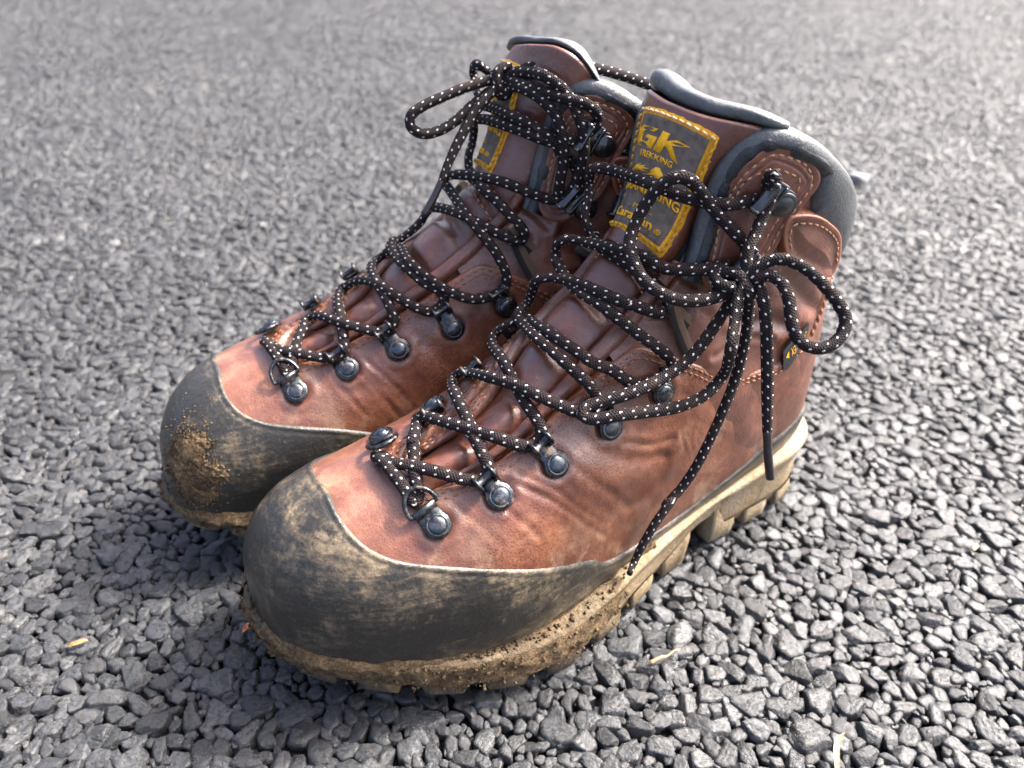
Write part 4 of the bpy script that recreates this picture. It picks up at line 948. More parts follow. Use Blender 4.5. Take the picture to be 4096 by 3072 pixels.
# laces: way points measured in each boot's own coordinates (metres; x to the toe, y outwards, z up)
LACE = {"near_a":[[0.24084,0.01162,0.09526],[0.24006,0.0192,0.09319],[0.23895,0.02183,0.09012],[0.23659,0.02048,0.0926],[0.23471,0.01421,0.0953],[0.23183,0.00702,0.09711],[0.22843,-0.00052,0.09954],[0.23032,0.00206,0.09891],[0.22734,-0.00228,0.09995],[0.22404,-0.0072,0.09924],[0.21907,-0.01424,0.09729],[0.21848,-0.00955,0.10145],[0.21718,-0.00192,0.10455],[0.21287,0.00886,0.10695],[0.20514,0.02095,0.10744],[0.19841,0.02739,0.10529],[0.19537,0.02835,0.10388],[0.19112,0.0282,0.10497],[0.18886,0.0282,0.10797],[0.18907,0.02447,0.11194],[0.18976,0.01876,0.1148],[0.18938,0.01224,0.11686],[0.18769,0.00347,0.11855],[0.18633,-0.00394,0.12015],[0.18393,-0.01318,0.11866],[0.18067,-0.02282,0.11627],[0.1776,-0.02717,0.11701],[0.17428,-0.02721,0.11971],[0.17379,-0.02388,0.12208],[0.17256,-0.02238,0.12448],[0.16925,-0.022,0.12461],[0.16567,-0.0199,0.12489],[0.17082,-0.00374,0.13216],[0.17088,0.00701,0.13334],[0.16815,0.01534,0.13179],[0.16336,0.02377,0.12813],[0.15795,0.02711,0.12553],[0.1508,0.0317,0.11965],[0.14391,0.03246,0.117],[0.13716,0.032,0.11743],[0.13231,0.03329,0.12034],[0.13329,0.03278,0.12556],[0.13848,0.03063,0.13105],[0.14445,0.02553,0.13612],[0.14933,0.01926,0.14088],[0.15282,0.01144,0.14415],[0.1541,0.0029,0.14452],[0.15239,-0.00899,0.1438],[0.14943,-0.02063,0.14466],[0.14919,-0.02429,0.14659],[0.14695,-0.02834,0.14767],[0.14697,-0.02838,0.15135],[0.14641,-0.02591,0.15446],[0.14435,-0.02321,0.15609],[0.13996,-0.01788,0.1557],[0.14008,0.00484,0.16148],[0.13468,0.01451,0.16094],[0.13293,0.01828,0.15878],[0.12374,0.02569,0.15853],[0.11259,0.02932,0.15835],[0.11017,0.02917,0.15858],[0.10228,0.02927,0.15562],[0.09741,0.03002,0.1577],[0.10212,0.03131,0.16552],[0.10787,0.03123,0.17109],[0.11242,0.02743,0.17642],[0.11621,0.02308,0.18131],[0.11975,0.02065,0.18624],[0.12437,0.01884,0.19094],[0.12808,0.01631,0.19198],[0.13162,0.01238,0.18855],[0.13404,0.00912,0.18175],[0.13742,0.00837,0.17475],[0.1416,0.01037,0.16831],[0.14495,0.01696,0.16361],[0.14468,0.02315,0.15888],[0.14094,0.02929,0.15495],[0.13359,0.03372,0.15201],[0.12463,0.03689,0.15138],[0.11635,0.03867,0.15305],[0.11198,0.04004,0.15588]],
"near_b":[[0.24084,0.01162,0.09526],[0.24133,0.00437,0.09609],[0.24181,-0.00119,0.09562],[0.24193,-0.00664,0.09319],[0.24028,-0.00507,0.09365],[0.23905,0.00359,0.09622],[0.23576,0.00927,0.09802],[0.22976,0.01689,0.09867],[0.22353,0.02361,0.09781],[0.21881,0.02698,0.09663],[0.21473,0.02741,0.0955],[0.21157,0.02771,0.09899],[0.21135,0.02377,0.10243],[0.21084,0.01572,0.10552],[0.21093,0.01039,0.1064],[0.21068,0.0185,0.1047],[0.20982,0.0118,0.1068],[0.20831,0.00535,0.10705],[0.20735,-0.0013,0.10821],[0.20535,-0.00952,0.10819],[0.20227,-0.0181,0.10513],[0.19636,-0.0278,0.10202],[0.19452,-0.02507,0.10561],[0.19495,-0.01719,0.10995],[0.19493,0.00327,0.11961],[0.18967,0.01439,0.12051],[0.18549,0.02207,0.11916],[0.17954,0.02713,0.11617],[0.17399,0.03024,0.11297],[0.16867,0.03024,0.11065],[0.16558,0.03012,0.11266],[0.16545,0.02973,0.11685],[0.16702,0.02736,0.12097],[0.1704,0.02184,0.12531],[0.1738,0.01278,0.12947],[0.17531,0.00176,0.13123],[0.17092,-0.01374,0.1274],[0.16997,-0.02105,0.12789],[0.16953,-0.02144,0.12865],[0.16607,-0.02378,0.12869],[0.16034,-0.02844,0.12748],[0.1576,-0.02941,0.1311],[0.1582,-0.02694,0.13628],[0.15872,-0.02489,0.13966],[0.15756,-0.02145,0.14239],[0.15312,-0.01683,0.14297],[0.153,-0.00481,0.14657],[0.15084,0.00977,0.14788],[0.14478,0.01905,0.14587],[0.14573,0.01754,0.14659],[0.13997,0.02224,0.14428],[0.13349,0.02438,0.14184],[0.12841,0.02355,0.14213],[0.13025,0.02135,0.1471],[0.13307,0.01628,0.15159],[0.13722,0.00517,0.15526],[0.13745,-0.00902,0.15558],[0.13363,-0.0214,0.15536],[0.13189,-0.02101,0.15496],[0.13409,-0.02529,0.15918],[0.13276,-0.02923,0.16403],[0.1272,-0.03428,0.16658],[0.12377,-0.03908,0.17091],[0.12523,-0.03706,0.17706],[0.12551,-0.03242,0.17981],[0.1231,-0.02392,0.18055],[0.12761,0.0024,0.18486],[0.12332,0.01152,0.18325],[0.11882,0.01851,0.18225],[0.11189,0.02543,0.18196],[0.10583,0.02874,0.18269],[0.1009,0.02859,0.18303],[0.0959,0.02885,0.18431],[0.0979,0.031,0.18998],[0.10119,0.03491,0.1945],[0.09939,0.03553,0.19219],[0.09931,0.03508,0.18602],[0.10061,0.03482,0.18],[0.10401,0.03602,0.17323],[0.10795,0.03736,0.16763],[0.10925,0.03926,0.16202],[0.10995,0.04008,0.15867]],
"near_loop_right":[[0.11218,0.03773,0.15619],[0.10961,0.04103,0.15836],[0.10751,0.04265,0.16213],[0.10407,0.04455,0.16565],[0.10047,0.04835,0.16707],[0.09616,0.05388,0.16531],[0.09257,0.06083,0.16091],[0.0893,0.06711,0.15501],[0.08836,0.0711,0.1502],[0.09165,0.07311,0.14491],[0.09692,0.07218,0.14162],[0.10168,0.06911,0.14139],[0.10499,0.06524,0.14432],[0.10555,0.06108,0.14992],[0.10448,0.05711,0.15613],[0.10417,0.05227,0.16019],[0.10571,0.04729,0.16151],[0.10846,0.04361,0.15924],[0.10901,0.03771,0.15672]],
"near_loop_left":[[0.10945,0.03894,0.15672],[0.1133,0.04049,0.15313],[0.11506,0.03919,0.14624],[0.1208,0.03999,0.14],[0.12861,0.04077,0.13222],[0.13871,0.04091,0.1266],[0.14922,0.04021,0.1236],[0.16013,0.03829,0.12116],[0.16854,0.03432,0.11837],[0.17341,0.03279,0.1166],[0.17513,0.03369,0.11489],[0.17248,0.0364,0.11363],[0.16388,0.04125,0.11531],[0.1517,0.04491,0.11502],[0.13784,0.04726,0.11404],[0.12556,0.04766,0.11589],[0.11781,0.04689,0.12136],[0.12455,0.05303,0.13919],[0.11907,0.04751,0.1468],[0.11486,0.04349,0.15363],[0.11125,0.04265,0.1582]],
"near_end_long":[[0.11112,0.03942,0.15801],[0.11233,0.04467,0.15615],[0.10676,0.04296,0.14517],[0.10669,0.04445,0.1347],[0.10717,0.0451,0.12352],[0.10831,0.04533,0.11262],[0.11143,0.04593,0.10225],[0.11455,0.04566,0.08925],[0.11961,0.04581,0.07593],[0.12525,0.04493,0.06426],[0.13439,0.04553,0.058],[0.13231,0.04705,0.06211],[0.13953,0.0473,0.05308],[0.14479,0.04744,0.04358],[0.14913,0.04779,0.03353],[0.15417,0.05099,0.03222]],
"near_end_short":[[0.10722,0.04,0.15666],[0.10687,0.04398,0.15675],[0.10871,0.0492,0.15409],[0.10912,0.05339,0.14633],[0.1095,0.05768,0.13503],[0.11007,0.06181,0.12335],[0.11072,0.06589,0.11129],[0.11068,0.06769,0.10479]],
"near_aglet_short":[[0.11076,0.06756,0.1055],[0.11075,0.0711,0.09536],[0.10996,0.0743,0.0857]],
"far_a":[[0.23857,-0.01429,0.09565],[0.23977,-0.00502,0.09603],[0.24086,0.00256,0.0938],[0.23858,-0.00445,0.09504],[0.23673,-0.01175,0.09648],[0.22818,-0.02076,0.09724],[0.21871,-0.02656,0.09575],[0.21448,-0.02649,0.09462],[0.21045,-0.02687,0.09822],[0.20783,-0.01868,0.10525],[0.20557,-0.00562,0.10861],[0.20912,-0.02437,0.10175],[0.20741,-0.01486,0.10689],[0.20577,-0.00503,0.10857],[0.20397,0.00301,0.10846],[0.19939,0.0118,0.10757],[0.19608,0.00887,0.11167],[0.19314,0.00248,0.11612],[0.1897,-0.00684,0.11939],[0.1868,-0.01664,0.12074],[0.18152,-0.02548,0.11777],[0.17471,-0.03139,0.11409],[0.16931,-0.03252,0.11209],[0.165,-0.03171,0.11286],[0.16312,-0.03226,0.11698],[0.16448,-0.03094,0.12079],[0.16979,-0.02615,0.12367],[0.17472,-0.01673,0.12776],[0.17591,-0.00176,0.12816],[0.17425,0.00909,0.1281],[0.17179,0.01386,0.12815],[0.1667,0.01679,0.12715],[0.15713,0.01516,0.13447],[0.15306,0.01405,0.1406],[0.15242,0.00788,0.14456],[0.14854,-0.01211,0.14886],[0.14053,-0.02484,0.14637],[0.1314,-0.03167,0.14173],[0.12454,-0.03187,0.13933],[0.12372,-0.03267,0.14353],[0.12904,-0.02901,0.15076],[0.13297,-0.0227,0.15604],[0.13661,-0.01573,0.15978],[0.13515,-0.00138,0.1598],[0.13377,0.00808,0.16173],[0.1325,0.01137,0.16643],[0.12852,0.01658,0.16961],[0.12685,0.018,0.1755],[0.12792,0.01466,0.18127],[0.12658,0.00745,0.18369],[0.12488,-0.01104,0.18608],[0.12051,-0.02261,0.18561],[0.11223,-0.03243,0.18347],[0.1044,-0.03625,0.18432],[0.09769,-0.03704,0.18674],[0.09334,-0.03806,0.19118],[0.09508,-0.04011,0.19584],[0.1006,-0.0387,0.19986],[0.10653,-0.0352,0.20115],[0.115,-0.02298,0.20278],[0.11824,-0.00989,0.20282],[0.11909,0.00079,0.20221]],
"far_b":[[0.23857,-0.01429,0.09565],[0.23706,-0.02292,0.09317],[0.23657,-0.02429,0.09022],[0.23307,-0.02277,0.0935],[0.23131,-0.01832,0.09621],[0.22683,-0.01045,0.09932],[0.22269,-0.0034,0.10065],[0.21936,0.00461,0.09888],[0.21536,-0.00171,0.10418],[0.20972,-0.01603,0.10747],[0.20295,-0.02328,0.10701],[0.19339,-0.02878,0.1046],[0.19014,-0.02842,0.10363],[0.18629,-0.0283,0.10793],[0.18634,-0.02647,0.11265],[0.18731,-0.0196,0.11777],[0.18823,-0.0109,0.1207],[0.1872,9e-05,0.12025],[0.18332,0.01232,0.11823],[0.17838,0.0172,0.11806],[0.17417,0.01162,0.12414],[0.17085,0.00747,0.12749],[0.17345,-0.01534,0.13031],[0.16839,-0.02614,0.12614],[0.15949,-0.035,0.12074],[0.15067,-0.03779,0.1173],[0.14364,-0.03726,0.11683],[0.13802,-0.03699,0.11766],[0.13463,-0.03766,0.12223],[0.13498,-0.03658,0.12871],[0.13793,-0.03304,0.13648],[0.13964,-0.03057,0.13935],[0.14228,-0.02582,0.14377],[0.14492,-0.01952,0.14822],[0.14497,-0.00338,0.15134],[0.14469,0.00753,0.15339],[0.14532,0.01205,0.15459],[0.14453,0.00941,0.15837],[0.1415,0.00483,0.1603],[0.1364,-0.00747,0.16285],[0.12919,-0.02142,0.16391],[0.11983,-0.03019,0.16069],[0.1105,-0.03494,0.15793],[0.1036,-0.03499,0.15824],[0.09831,-0.03501,0.16196],[0.10092,-0.0356,0.17181],[0.10751,-0.03434,0.17763],[0.11134,-0.03322,0.1836],[0.11641,-0.02733,0.18767],[0.1233,-0.01442,0.19093],[0.12262,0.00875,0.18849],[0.12319,0.01681,0.18806],[0.1221,0.02578,0.19199],[0.12115,0.0321,0.1979],[0.12214,0.02813,0.20306],[0.1217,0.02197,0.2034],[0.11733,0.01933,0.20008],[0.11844,0.00498,0.20065]],
"far_loop_left":[[0.11898,0.00102,0.20215],[0.12378,0.00215,0.20225],[0.13473,0.00408,0.19978],[0.14703,0.00573,0.19578],[0.15622,0.007,0.19221],[0.1615,0.00772,0.18843],[0.16212,0.00662,0.18406],[0.15825,0.00444,0.1813],[0.15101,0.00311,0.18182],[0.1428,0.00228,0.18572],[0.13439,0.00185,0.19216],[0.12643,0.00198,0.19701],[0.11979,0.00205,0.20025]],
"far_end":[[0.11952,-0.00022,0.20074],[0.12436,-0.00071,0.19892],[0.12996,-0.00154,0.19495],[0.136,-0.0019,0.18855],[0.14244,-0.00307,0.17997],[0.14857,-0.00491,0.17086],[0.15355,-0.00714,0.16287]],
"far_aglet":[[0.1534,-0.00709,0.16315],[0.15847,-0.00921,0.15604],[0.16405,-0.01103,0.14983]],
"far_end_behind":[[0.11961,0.00103,0.20104],[0.11729,-0.00368,0.20476],[0.11353,-0.0092,0.20848],[0.10702,-0.0155,0.21089],[0.09836,-0.02134,0.21162],[0.0854,-0.02264,0.20908],[0.07126,-0.02312,0.20508],[0.05794,-0.0237,0.20044],[0.04625,-0.02097,0.1956],[0.03913,-0.01797,0.18935]],
"far_loop_right":[[0.11924,0.00329,0.20166],[0.11667,-0.00115,0.20245],[0.11201,-0.00511,0.20497],[0.11382,-0.025,0.20903],[0.10842,-0.03101,0.20521],[0.10428,-0.03622,0.19846],[0.10182,-0.04013,0.19031],[0.10061,-0.04126,0.1813],[0.10136,-0.04004,0.17149],[0.10304,-0.03816,0.1637],[0.10539,-0.03632,0.15834],[0.10784,-0.03506,0.15855],[0.1088,-0.03597,0.16496],[0.10798,-0.03667,0.17602],[0.10875,-0.03599,0.18644],[0.11102,-0.03241,0.19476],[0.11473,-0.02527,0.19998],[0.11793,-0.016,0.20195],[0.11889,-0.00174,0.20046]]}
def boot_mats(pref, seed, mudf):
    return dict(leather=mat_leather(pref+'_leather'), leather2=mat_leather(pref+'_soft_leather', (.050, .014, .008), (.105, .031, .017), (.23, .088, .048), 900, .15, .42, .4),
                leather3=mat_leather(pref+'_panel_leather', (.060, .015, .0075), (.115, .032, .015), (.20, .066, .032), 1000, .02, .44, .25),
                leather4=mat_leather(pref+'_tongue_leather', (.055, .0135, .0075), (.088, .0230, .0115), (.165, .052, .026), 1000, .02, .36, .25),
                rubber=mat_rubber(pref+'_rubber', mudf, seed), sole=mat_sole(pref+'_sole', seed), mud=mat_mud(pref+'_mud'),
                metal=mat_simple(pref+'_gunmetal', (.050, .054, .058), .24, .92, 500, .5, .0002), rivet=mat_simple(pref+'_rivet_steel', (.080, .088, .098), .24, .95, 400, .4, .0002), trim=mat_simple(pref+'_trim_leather', (.006, .008, .011), .28, 0, 300, .3, .0010, .6, 1500), blackmetal=mat_simple(pref+'_black_lacquer', (.010, .011, .012), .20, .0, 300, .3, .0002, .6, coat=.6),
                lining=mat_simple(pref+'_grey_lining', (.062, .068, .070), .38, 0, 700, .18, .0006, .5, 1300), piping=mat_simple(pref+'_black_trim', (.012, .014, .017), .5, 0, 900, .3, .0005),
                lace=mat_lace(pref+'_lace'), aglet=mat_simple(pref+'_aglet', (.018, .014, .015), .3, 0, 400, .4, .0003), web=mat_web(pref+'_webbing'), label=mat_label(pref+'_label'),
                yellow=mat_thread(pref+'_yellow_border', (.56, .25, .008), (.78, .38, .014), 900), yellow2=mat_thread(pref+'_yellow_thread', (.74, .34, .008), (.92, .48, .014), 1400),
                thread=mat_thread(pref+'_tan_thread', (.30, .14, .06), (.50, .28, .14)), thread2=mat_thread(pref+'_brown_thread', (.16, .055, .028), (.30, .13, .07)),
                threadY=mat_thread(pref+'_gold_thread', (.42, .20, .02), (.60, .33, .03)), threadP=mat_thread(pref+'_pale_thread', (.50, .32, .16), (.68, .48, .28)))
KNOT = ([((0, 0, -.001), (1, .2, .1), .0052, .0044, .005), ((.002, -.002, -.0005), (.2, .4, 1), .0042, .0050, .004)],
        [((0, .000, .000), (.2, 1, .1), .0046, .0052, .005), ((.001, .001, -.002), (.8, .3, .5), .0040, .0046, .003)])
bl = bpy.data.objects.new('hiking_boot', None); bl.location = (.1554, .3452, 0); bl.rotation_euler = (0, 0, radians(212.75)); link(bl)
tag(bl, 'worn brown leather boot in front, whole tongue patch showing, laces hanging down its side', 'hiking boot', 'pair of brown hiking boots')
br = bpy.data.objects.new('hiking_boot', None); br.location = (.0991, .4045, 0); br.rotation_euler = (0, 0, radians(206.65)); link(br)
tag(br, 'worn brown leather boot standing behind, partly hidden, tongue patch mostly covered by laces', 'hiking boot', 'pair of brown hiking boots')
for b_ in (bl, br): b_.empty_display_size = .05
lay = 'lay'
BL = build_boot(bl, False, 0., boot_mats('near', 0.0, .50), 0, [('near_a', lay), ('near_b', lay), ('near_loop_right', ''), ('near_loop_left', lay), ('near_end_long', lay), ('near_end_short', ''), ('near_aglet_short', 'aglet')],
    (.944, .685, -.116, .150, -.135, .112))
BR = build_boot(br, True, LEANR, boot_mats('far', .37, .56), 5, [('far_a', lay), ('far_b', lay), ('far_loop_left', ''), ('far_loop_right', lay), ('far_end', ''), ('far_end_behind', ''), ('far_aglet', 'aglet')],
    (.952, .688, -.215, .055, -.200, .045))
# small waterproofing tag sewn into the outer seam of the near boot
def side_tag(b):
    c = [(.742, .500), (.808, .552)]
    A_, V_ = np.meshgrid(np.linspace(0, 1, 14), np.linspace(0, 1, 7), indexing='ij')
    def pt(a, v, h): a = np.asarray(a, float); v = np.asarray(v, float); return b.pos(c[0][0]+(c[1][0]-c[0][0])*a+v*.012, c[0][1]+(c[1][1]-c[0][1])*a-v*.030, .0008+.0022*v+h)
    P = pt(A_, V_, 0.); P2 = pt(A_, V_, -.0007); Fc = grid_faces(14, 7)
    nn = np.cross(P[1, 0]-P[0, 0], P[0, 1]-P[0, 0])
    if nn.dot(b.nrm(.77, .52)) < 0: Fc = Fc[:, ::-1]
    bag = Bag(); bag.add(P.reshape(-1, 3), Fc); bag.add(P2.reshape(-1, 3), Fc[:, ::-1])
    o = b.add('side_tag', bag, b.m['piping'])
    V, Fs, bd = text_mesh('GORE-TEX'); V = fit(V, .88, .26, .62, .30); g = {}
    for f in Fs: g.setdefault(len(f), []).append(f)
    Vt = pt(V[:, 0], 1-V[:, 1], .0003); fs = [np.array(f) for f in g.values()]
    obj('lettering', raw_mesh('lettering', Vt, fs, smooth=False), b.m['yellow2'], o)
    V, Fs, bd = poly_mesh([(.18, .3), (.07, .46), (.18, .62)]); obj('emblem', raw_mesh('emblem', pt(V[:, 0], 1-V[:, 1], .0003), [np.array(Fs)], smooth=False), b.m['yellow2'], o)
side_tag(BL)

# ---------------------------------------------------------------- ground: open-graded asphalt, stone by stone
gm = mat_ground('asphalt_binder'); sm_ = mat_stone('asphalt_stone')
n = 60; xs = np.concatenate([-np.geomspace(60, .3, 20), np.linspace(-.2, .2, 9), np.geomspace(.3, 60, 20)]); ys = np.concatenate([[-60, -20, -5, -1, 0], np.linspace(.1, 1, 20), np.geomspace(1.2, 200, 25)])
X, Y = np.meshgrid(xs, ys, indexing='ij'); G = np.stack([X, Y, np.full_like(X, -.0078)], -1)
ground = obj('asphalt_ground', raw_mesh('asphalt_ground', G.reshape(-1, 3), grid_faces(*X.shape)), gm); tag(ground, 'open-grained dark asphalt the boots stand on', None, None, 'structure')
def stone_proto(i, sub):
    r_ = np.random.default_rng(100+i); V, Fc = icoV[sub]
    npl = r_.integers(8, 13); nrm = r_.normal(size=(npl, 3)); nrm /= np.linalg.norm(nrm, axis=1, keepdims=True); nrm = np.vstack([nrm, [0.06*r_.normal(), .06*r_.normal(), 1], [0, 0, -1]]); nrm /= np.linalg.norm(nrm, axis=1, keepdims=True)
    d = np.concatenate([r_.uniform(.72, 1.0, npl), [r_.uniform(.50, .68)], [.8]])
    q = np.clip(V@nrm.T, 0, None)/d; p = 22; R = (q**p).sum(1)**(-1/p); R = np.minimum(R, 1.25)
    W_ = V*R[:, None]; W_ = W_*(1+.05*fbm(W_+i*7, 2.0, 2, i)[:, None]+.085*fbm(W_+i*7, 7.0, 3, i)[:, None]-.07*np.abs(fbm(W_+i*5, 5, 2, i+9))[:, None]+(.035*fbm(W_+i*3, 19, 2, i)[:, None] if sub > 3 else 0))
    W_ *= [1.1, r_.uniform(.72, 1.0), 1]
    me = raw_mesh('stone_shape', W_, Fc); me.materials.append(sm_); return me, W_[:, 2].max()
protos = [stone_proto(i, 3) for i in range(36)]; protos_hi = [stone_proto(i+50, 4) for i in range(16)]
def tile_layout(S=.36):
    r_ = np.random.default_rng(11); cell = .0125; ng = int(S/cell); cs = S/ng; G_ = {}; out = []
    for rad, tries in ((.0060, 130), (.0050, 700), (.0040, 4200), (.0032, 12000), (.0025, 22000), (.0019, 30000), (.0014, 22000)):
        Pn = r_.random((tries, 2))*S; Rn = rad*r_.uniform(.9, 1.12, tries)
        for p, r0 in zip(Pn, Rn):
            ci, cj = int(p[0]/cs), int(p[1]/cs); ok = True
            for a in (-1, 0, 1):
                for c in (-1, 0, 1):
                    for q in G_.get(((ci+a) % ng, (cj+c) % ng), ()):
                        dx = abs(p[0]-q[0]); dy = abs(p[1]-q[1]); dx = min(dx, S-dx); dy = min(dy, S-dy)
                        if dx*dx+dy*dy < (.80*(r0+q[2]))**2: ok = False; break
                    if not ok: break
                if not ok: break
            if ok: G_.setdefault((ci % ng, cj % ng), []).append((p[0], p[1], r0)); out.append((p[0], p[1], r0))
    return np.array(out), S
TL, S = tile_layout()
pts = []
for i in range(-12, 12):
    for j in range(-2, 12):
        pts.append(TL+[i*S, j*S, 0])
pts = np.vstack(pts); hw = .18+.78*pts[:, 1]; pts = pts[(pts[:, 1] < 1.5) | (pts[:, 2] > .0022)]; hw = .18+.78*pts[:, 1]
pts = pts[(pts[:, 1] > -.10) & (pts[:, 1] < 3.5) & (np.abs(pts[:, 0]) < np.clip(hw+.22, .72, None))]
N_ = len(pts); rz = rng.uniform(0, 2*pi, N_); tx = rng.normal(0, .11, N_); ty = rng.normal(0, .11, N_)
ix = rng.integers(0, len(protos), N_); sc = pts[:, 2]*rng.uniform(.98, 1.22, N_)
top = np.array([p[1] for p in protos])[ix]*sc
zt_ = -np.abs(rng.normal(0, .0008, N_))-(.0061-pts[:, 2])*.55
zc = zt_-top
big = (vnoise(np.c_[pts[:, :2]*22, pts[:, 0]*0], 5))*.0008; zc = zc+big
# which are the 300 largest in view
def scr(P):
    v = P-np.array([0, 0, .2837]); f = v@np.array(fwd); return np.stack([1106+1623.3*(v@np.array(r2))/f, 829.5-1623.3*(v@np.array(u2))/f], 1), f
P3 = np.c_[pts[:, :2], zc]; q, dep = scr(P3); inv = (q[:, 0] > -20) & (q[:, 0] < 2230) & (q[:, 1] > 0) & (q[:, 1] < 1690) & (dep > 0)
# stones under the boots do not count
def under(P, loc, ang):
    c_, s_ = cos(radians(ang)), sin(radians(ang)); d = P[:, :2]-np.array(loc); x = c_*d[:, 0]+s_*d[:, 1]; y = -s_*d[:, 0]+c_*d[:, 1]; return (x > 0) & (x < .30) & (np.abs(y) < .045)
ub = under(pts, (.1554, .3452), 212.75) | under(pts, (.0991, .4045), 206.65)
size = np.where(inv & ~ub, pts[:, 2]/np.maximum(dep, .05), 0); order = np.argsort(-size); solo = order[:300]
zc = np.where(ub, np.minimum(zc, -.0012-top), zc); P3[:, 2] = zc
tone_special = {}
for k, i in enumerate(solo):
    pr, tz = protos_hi[k % 16]; o = bpy.data.objects.new('stone', pr); link(o, ground); s_ = sc[i]
    o.location = (pts[i, 0], pts[i, 1], zt_[i]-tz*s_+big[i]); o.rotation_euler = (tx[i], ty[i], rz[i]); o.scale = (s_, s_, s_)
rest = np.ones(N_, bool); rest[solo] = False
me = bpy.data.meshes.new('asphalt_stones'); R_ = np.where(rest)[0]; me.vertices.add(len(R_)); me.vertices.foreach_set('co', P3[R_].astype(np.float32).ravel())
for nm, ty_, arr in (('rot', 'FLOAT_VECTOR', np.c_[tx, ty, rz][R_]), ('scl', 'FLOAT', sc[R_]), ('pick', 'INT', ix[R_])):
    at = me.attributes.new(nm, ty_, 'POINT'); at.data.foreach_set('vector' if ty_ == 'FLOAT_VECTOR' else 'value', (arr.astype(np.int32) if ty_ == 'INT' else arr.astype(np.float32)).ravel())
# beyond the modelled stones the same surface goes on as one finely textured sheet
def mat_far(name):
    m = NT(name); o = m.obj(); v = m.n('TexVoronoi'); m.l(o, v.inputs['Vector']); v.inputs['Scale'].default_value = 120; e = m.vor(o, 120, 'DISTANCE_TO_EDGE')
    g_ = m.n('SeparateColor'); m.l(v.outputs['Color'], g_.inputs[0])
    col = m.ramp(g_.outputs[0], [(0, (.030, .033, .038)), (.5, (.075, .080, .090)), (.9, (.13, .13, .13)), (1, (.25, .24, .22))])
    col = m.mix(m.rmap(e, 0, .12, 1, 0), col, (.008, .008, .008)); hgt = m.math('ADD', m.rmap(e, 0, .25), m.math('MULTIPLY', g_.outputs[1], .6))
    return m.out(col, .9, m.bump(hgt, .6, .004), Specular_IOR_Level=.25)
Vf, Ff = [], []
def quad(*p): k = len(Vf); Vf.extend([(x, y, -.0022) for x, y in p]); Ff.append((k, k+1, k+2, k+3))
quad((-60, 3.45), (60, 3.45), (60, 200), (-60, 200)); quad((-60, -60), (60, -60), (60, -.09), (-60, -.09))
for sg in (1, -1):
    p_ = [(sg*.71, -.09), (sg*60, -.09), (sg*60, .40), (sg*.71, .40)]; quad(*(p_ if sg > 0 else p_[::-1]))
    p_ = [(sg*.71, .40), (sg*60, .40), (sg*60, 3.45), (sg*3.10, 3.45)]; quad(*(p_ if sg > 0 else p_[::-1]))
obj('asphalt_surface', raw_mesh('asphalt_surface', np.array(Vf), np.array(Ff)), mat_far('asphalt_surface'), ground)
stones = obj('asphalt_stones', me, sm_, ground); tag(stones, None, None, None, 'stuff')
colp = bpy.data.collections.new('stone_shapes')
for k, (p, z) in enumerate(protos): o = bpy.data.objects.new('stone_shape_%03d' % k, p); colp.objects.link(o)
ng = bpy.data.node_groups.new('scatter_stones', 'GeometryNodeTree')
ng.interface.new_socket('Geometry', in_out='INPUT', socket_type='NodeSocketGeometry'); ng.interface.new_socket('Geometry', in_out='OUTPUT', socket_type='NodeSocketGeometry')
gi = ng.nodes.new('NodeGroupInput'); go = ng.nodes.new('NodeGroupOutput'); iop = ng.nodes.new('GeometryNodeInstanceOnPoints'); ci_ = ng.nodes.new('GeometryNodeCollectionInfo')
ci_.inputs['Collection'].default_value = colp; ci_.inputs['Separate Children'].default_value = True; ci_.inputs['Reset Children'].default_value = True
def na(nm, dt):
    nd = ng.nodes.new('GeometryNodeInputNamedAttribute'); nd.data_type = dt; nd.inputs['Name'].default_value = nm; return nd.outputs['Attribute']
m2p = ng.nodes.new('GeometryNodeMeshToPoints'); ng.links.new(gi.outputs[0], m2p.inputs[0]); ng.links.new(m2p.outputs[0], iop.inputs['Points'])
ng.links.new(ci_.outputs[0], iop.inputs['Instance']); iop.inputs['Pick Instance'].default_value = True; ng.links.new(na('pick', 'INT'), iop.inputs['Instance Index'])
e2r = ng.nodes.new('FunctionNodeEulerToRotation'); ng.links.new(na('rot', 'FLOAT_VECTOR'), e2r.inputs[0]); ng.links.new(e2r.outputs[0], iop.inputs['Rotation'])
ng.links.new(na('scl', 'FLOAT'), iop.inputs['Scale']); ng.links.new(iop.outputs[0], go.inputs[0])
md = stones.modifiers.new('scatter', 'NODES'); md.node_group = ng
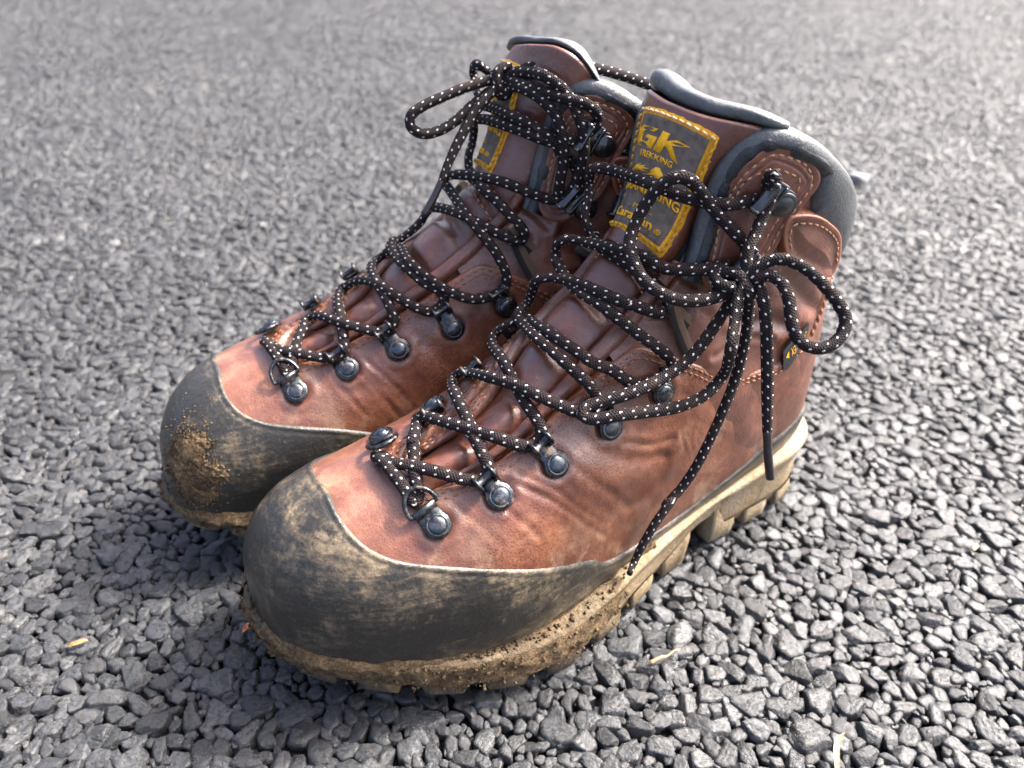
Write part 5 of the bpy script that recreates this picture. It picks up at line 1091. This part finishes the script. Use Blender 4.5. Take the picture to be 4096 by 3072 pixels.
# ---------------------------------------------------------------- small things lying on the asphalt
def litter_mat(name, c1, c2): return mat_thread(name, c1, c2, 700)
straw_m = litter_mat('dry_straw', (.22, .15, .085), (.36, .27, .17)); leaf_m = litter_mat('dry_leaf', (.35, .10, .03), (.55, .22, .08)); twig_m = litter_mat('dry_twig', (.30, .17, .09), (.55, .34, .20)); husk_m = litter_mat('seed_husk', (.55, .38, .16), (.75, .60, .36))
def ribbon(name, pts, wd, mat, label, cat, fold=.25):
    Q = resample(np.array(pts), .0006); Tn = np.gradient(Q, axis=0); Tn /= np.linalg.norm(Tn, axis=1, keepdims=True); Sd = np.cross(Tn, (0, 0, 1.)); Sd /= np.linalg.norm(Sd, axis=1, keepdims=True); Up = np.cross(Sd, Tn)
    a = np.linspace(0, 1, len(Q)); wv = wd*np.interp(a, [0, .15, .5, .85, 1], [.25, .8, 1, .8, .12]); X_ = np.linspace(-1, 1, 7); V = []
    for sgn in (1, -1): V.append(Q[:, None]+Sd[:, None]*(wv[:, None]*X_[None])[..., None]+Up[:, None]*((fold*wv[:, None]*(X_[None]**2)+sgn*.00012*(1-X_[None]**4)+.0002*np.sin(a*9)[:, None]))[..., None])
    Fc = grid_faces(len(Q), 7); bag = Bag(); bag.add(V[0].reshape(-1, 3), Fc); bag.add(V[1].reshape(-1, 3), Fc[:, ::-1]); o = obj(name, bag.mesh(name), mat); tag(o, label, cat); return o
ribbon('straw_blade', [(.1285, .1500, .0015), (.1300, .1570, .0030), (.1325, .1630, .0022), (.1360, .1665, .0040)], .0012, straw_m, 'pale dry straw blade lying on the stones at the bottom right', 'straw', .5)
ribbon('dry_leaf', [(-.1150, .2065, -.0005), (-.1125, .2086, .0016), (-.1100, .2108, .0008)], .0014, leaf_m, 'tiny curled orange-brown leaf on the stones left of the front toe cap', 'leaf', .7)
ribbon('dry_leaf', [(-.1870, .1960, .0000), (-.1835, .1968, .0012), (-.1800, .1990, .0004)], .0011, leaf_m, 'small rust-coloured leaf scrap at the far left among the stones', 'leaf', .6)
ribbon('leaf_scrap', [(.2385, .2695, .0005), (.2400, .2714, .0018), (.2420, .2725, .0006)], .0011, husk_m, 'small yellowish leaf scrap between the stones right of the boots', 'leaf', .6)
tw = np.array([(.0640, .1975, .0006), (.0680, .1990, .0022), (.0712, .2000, .0020), (.0745, .2022, .0030), (.0772, .2035, .0018)]); tv, tf, uv = tube(resample(tw, .0006), np.interp(np.linspace(0, 1, len(resample(tw, .0006))), [0, .4, 1], [.0009, .0006, .0003]), 8); bag = Bag(); bag.add(tv, tf, uv)
o = obj('twig', bag.mesh('twig'), twig_m); tag(o, 'thin broken twig lying on the stones in front of the boot sole', 'twig')
pale = mat_simple('pale_stone', (.22, .235, .25), .5, 0, 60, .2, .002); me_p = stone_proto(77, 3)[0].copy(); me_p.materials.clear(); me_p.materials.append(pale)
o = obj('pale_stone', me_p, pale); o.location = (.372, .8145, .006); o.scale = (.012, .008, .006); o.rotation_euler = (0, .1, .1); tag(o, 'smooth whitish stone lying on the ground behind the front boot heel', 'stone')
print('stones', N_, 'objects', len(bpy.data.objects))
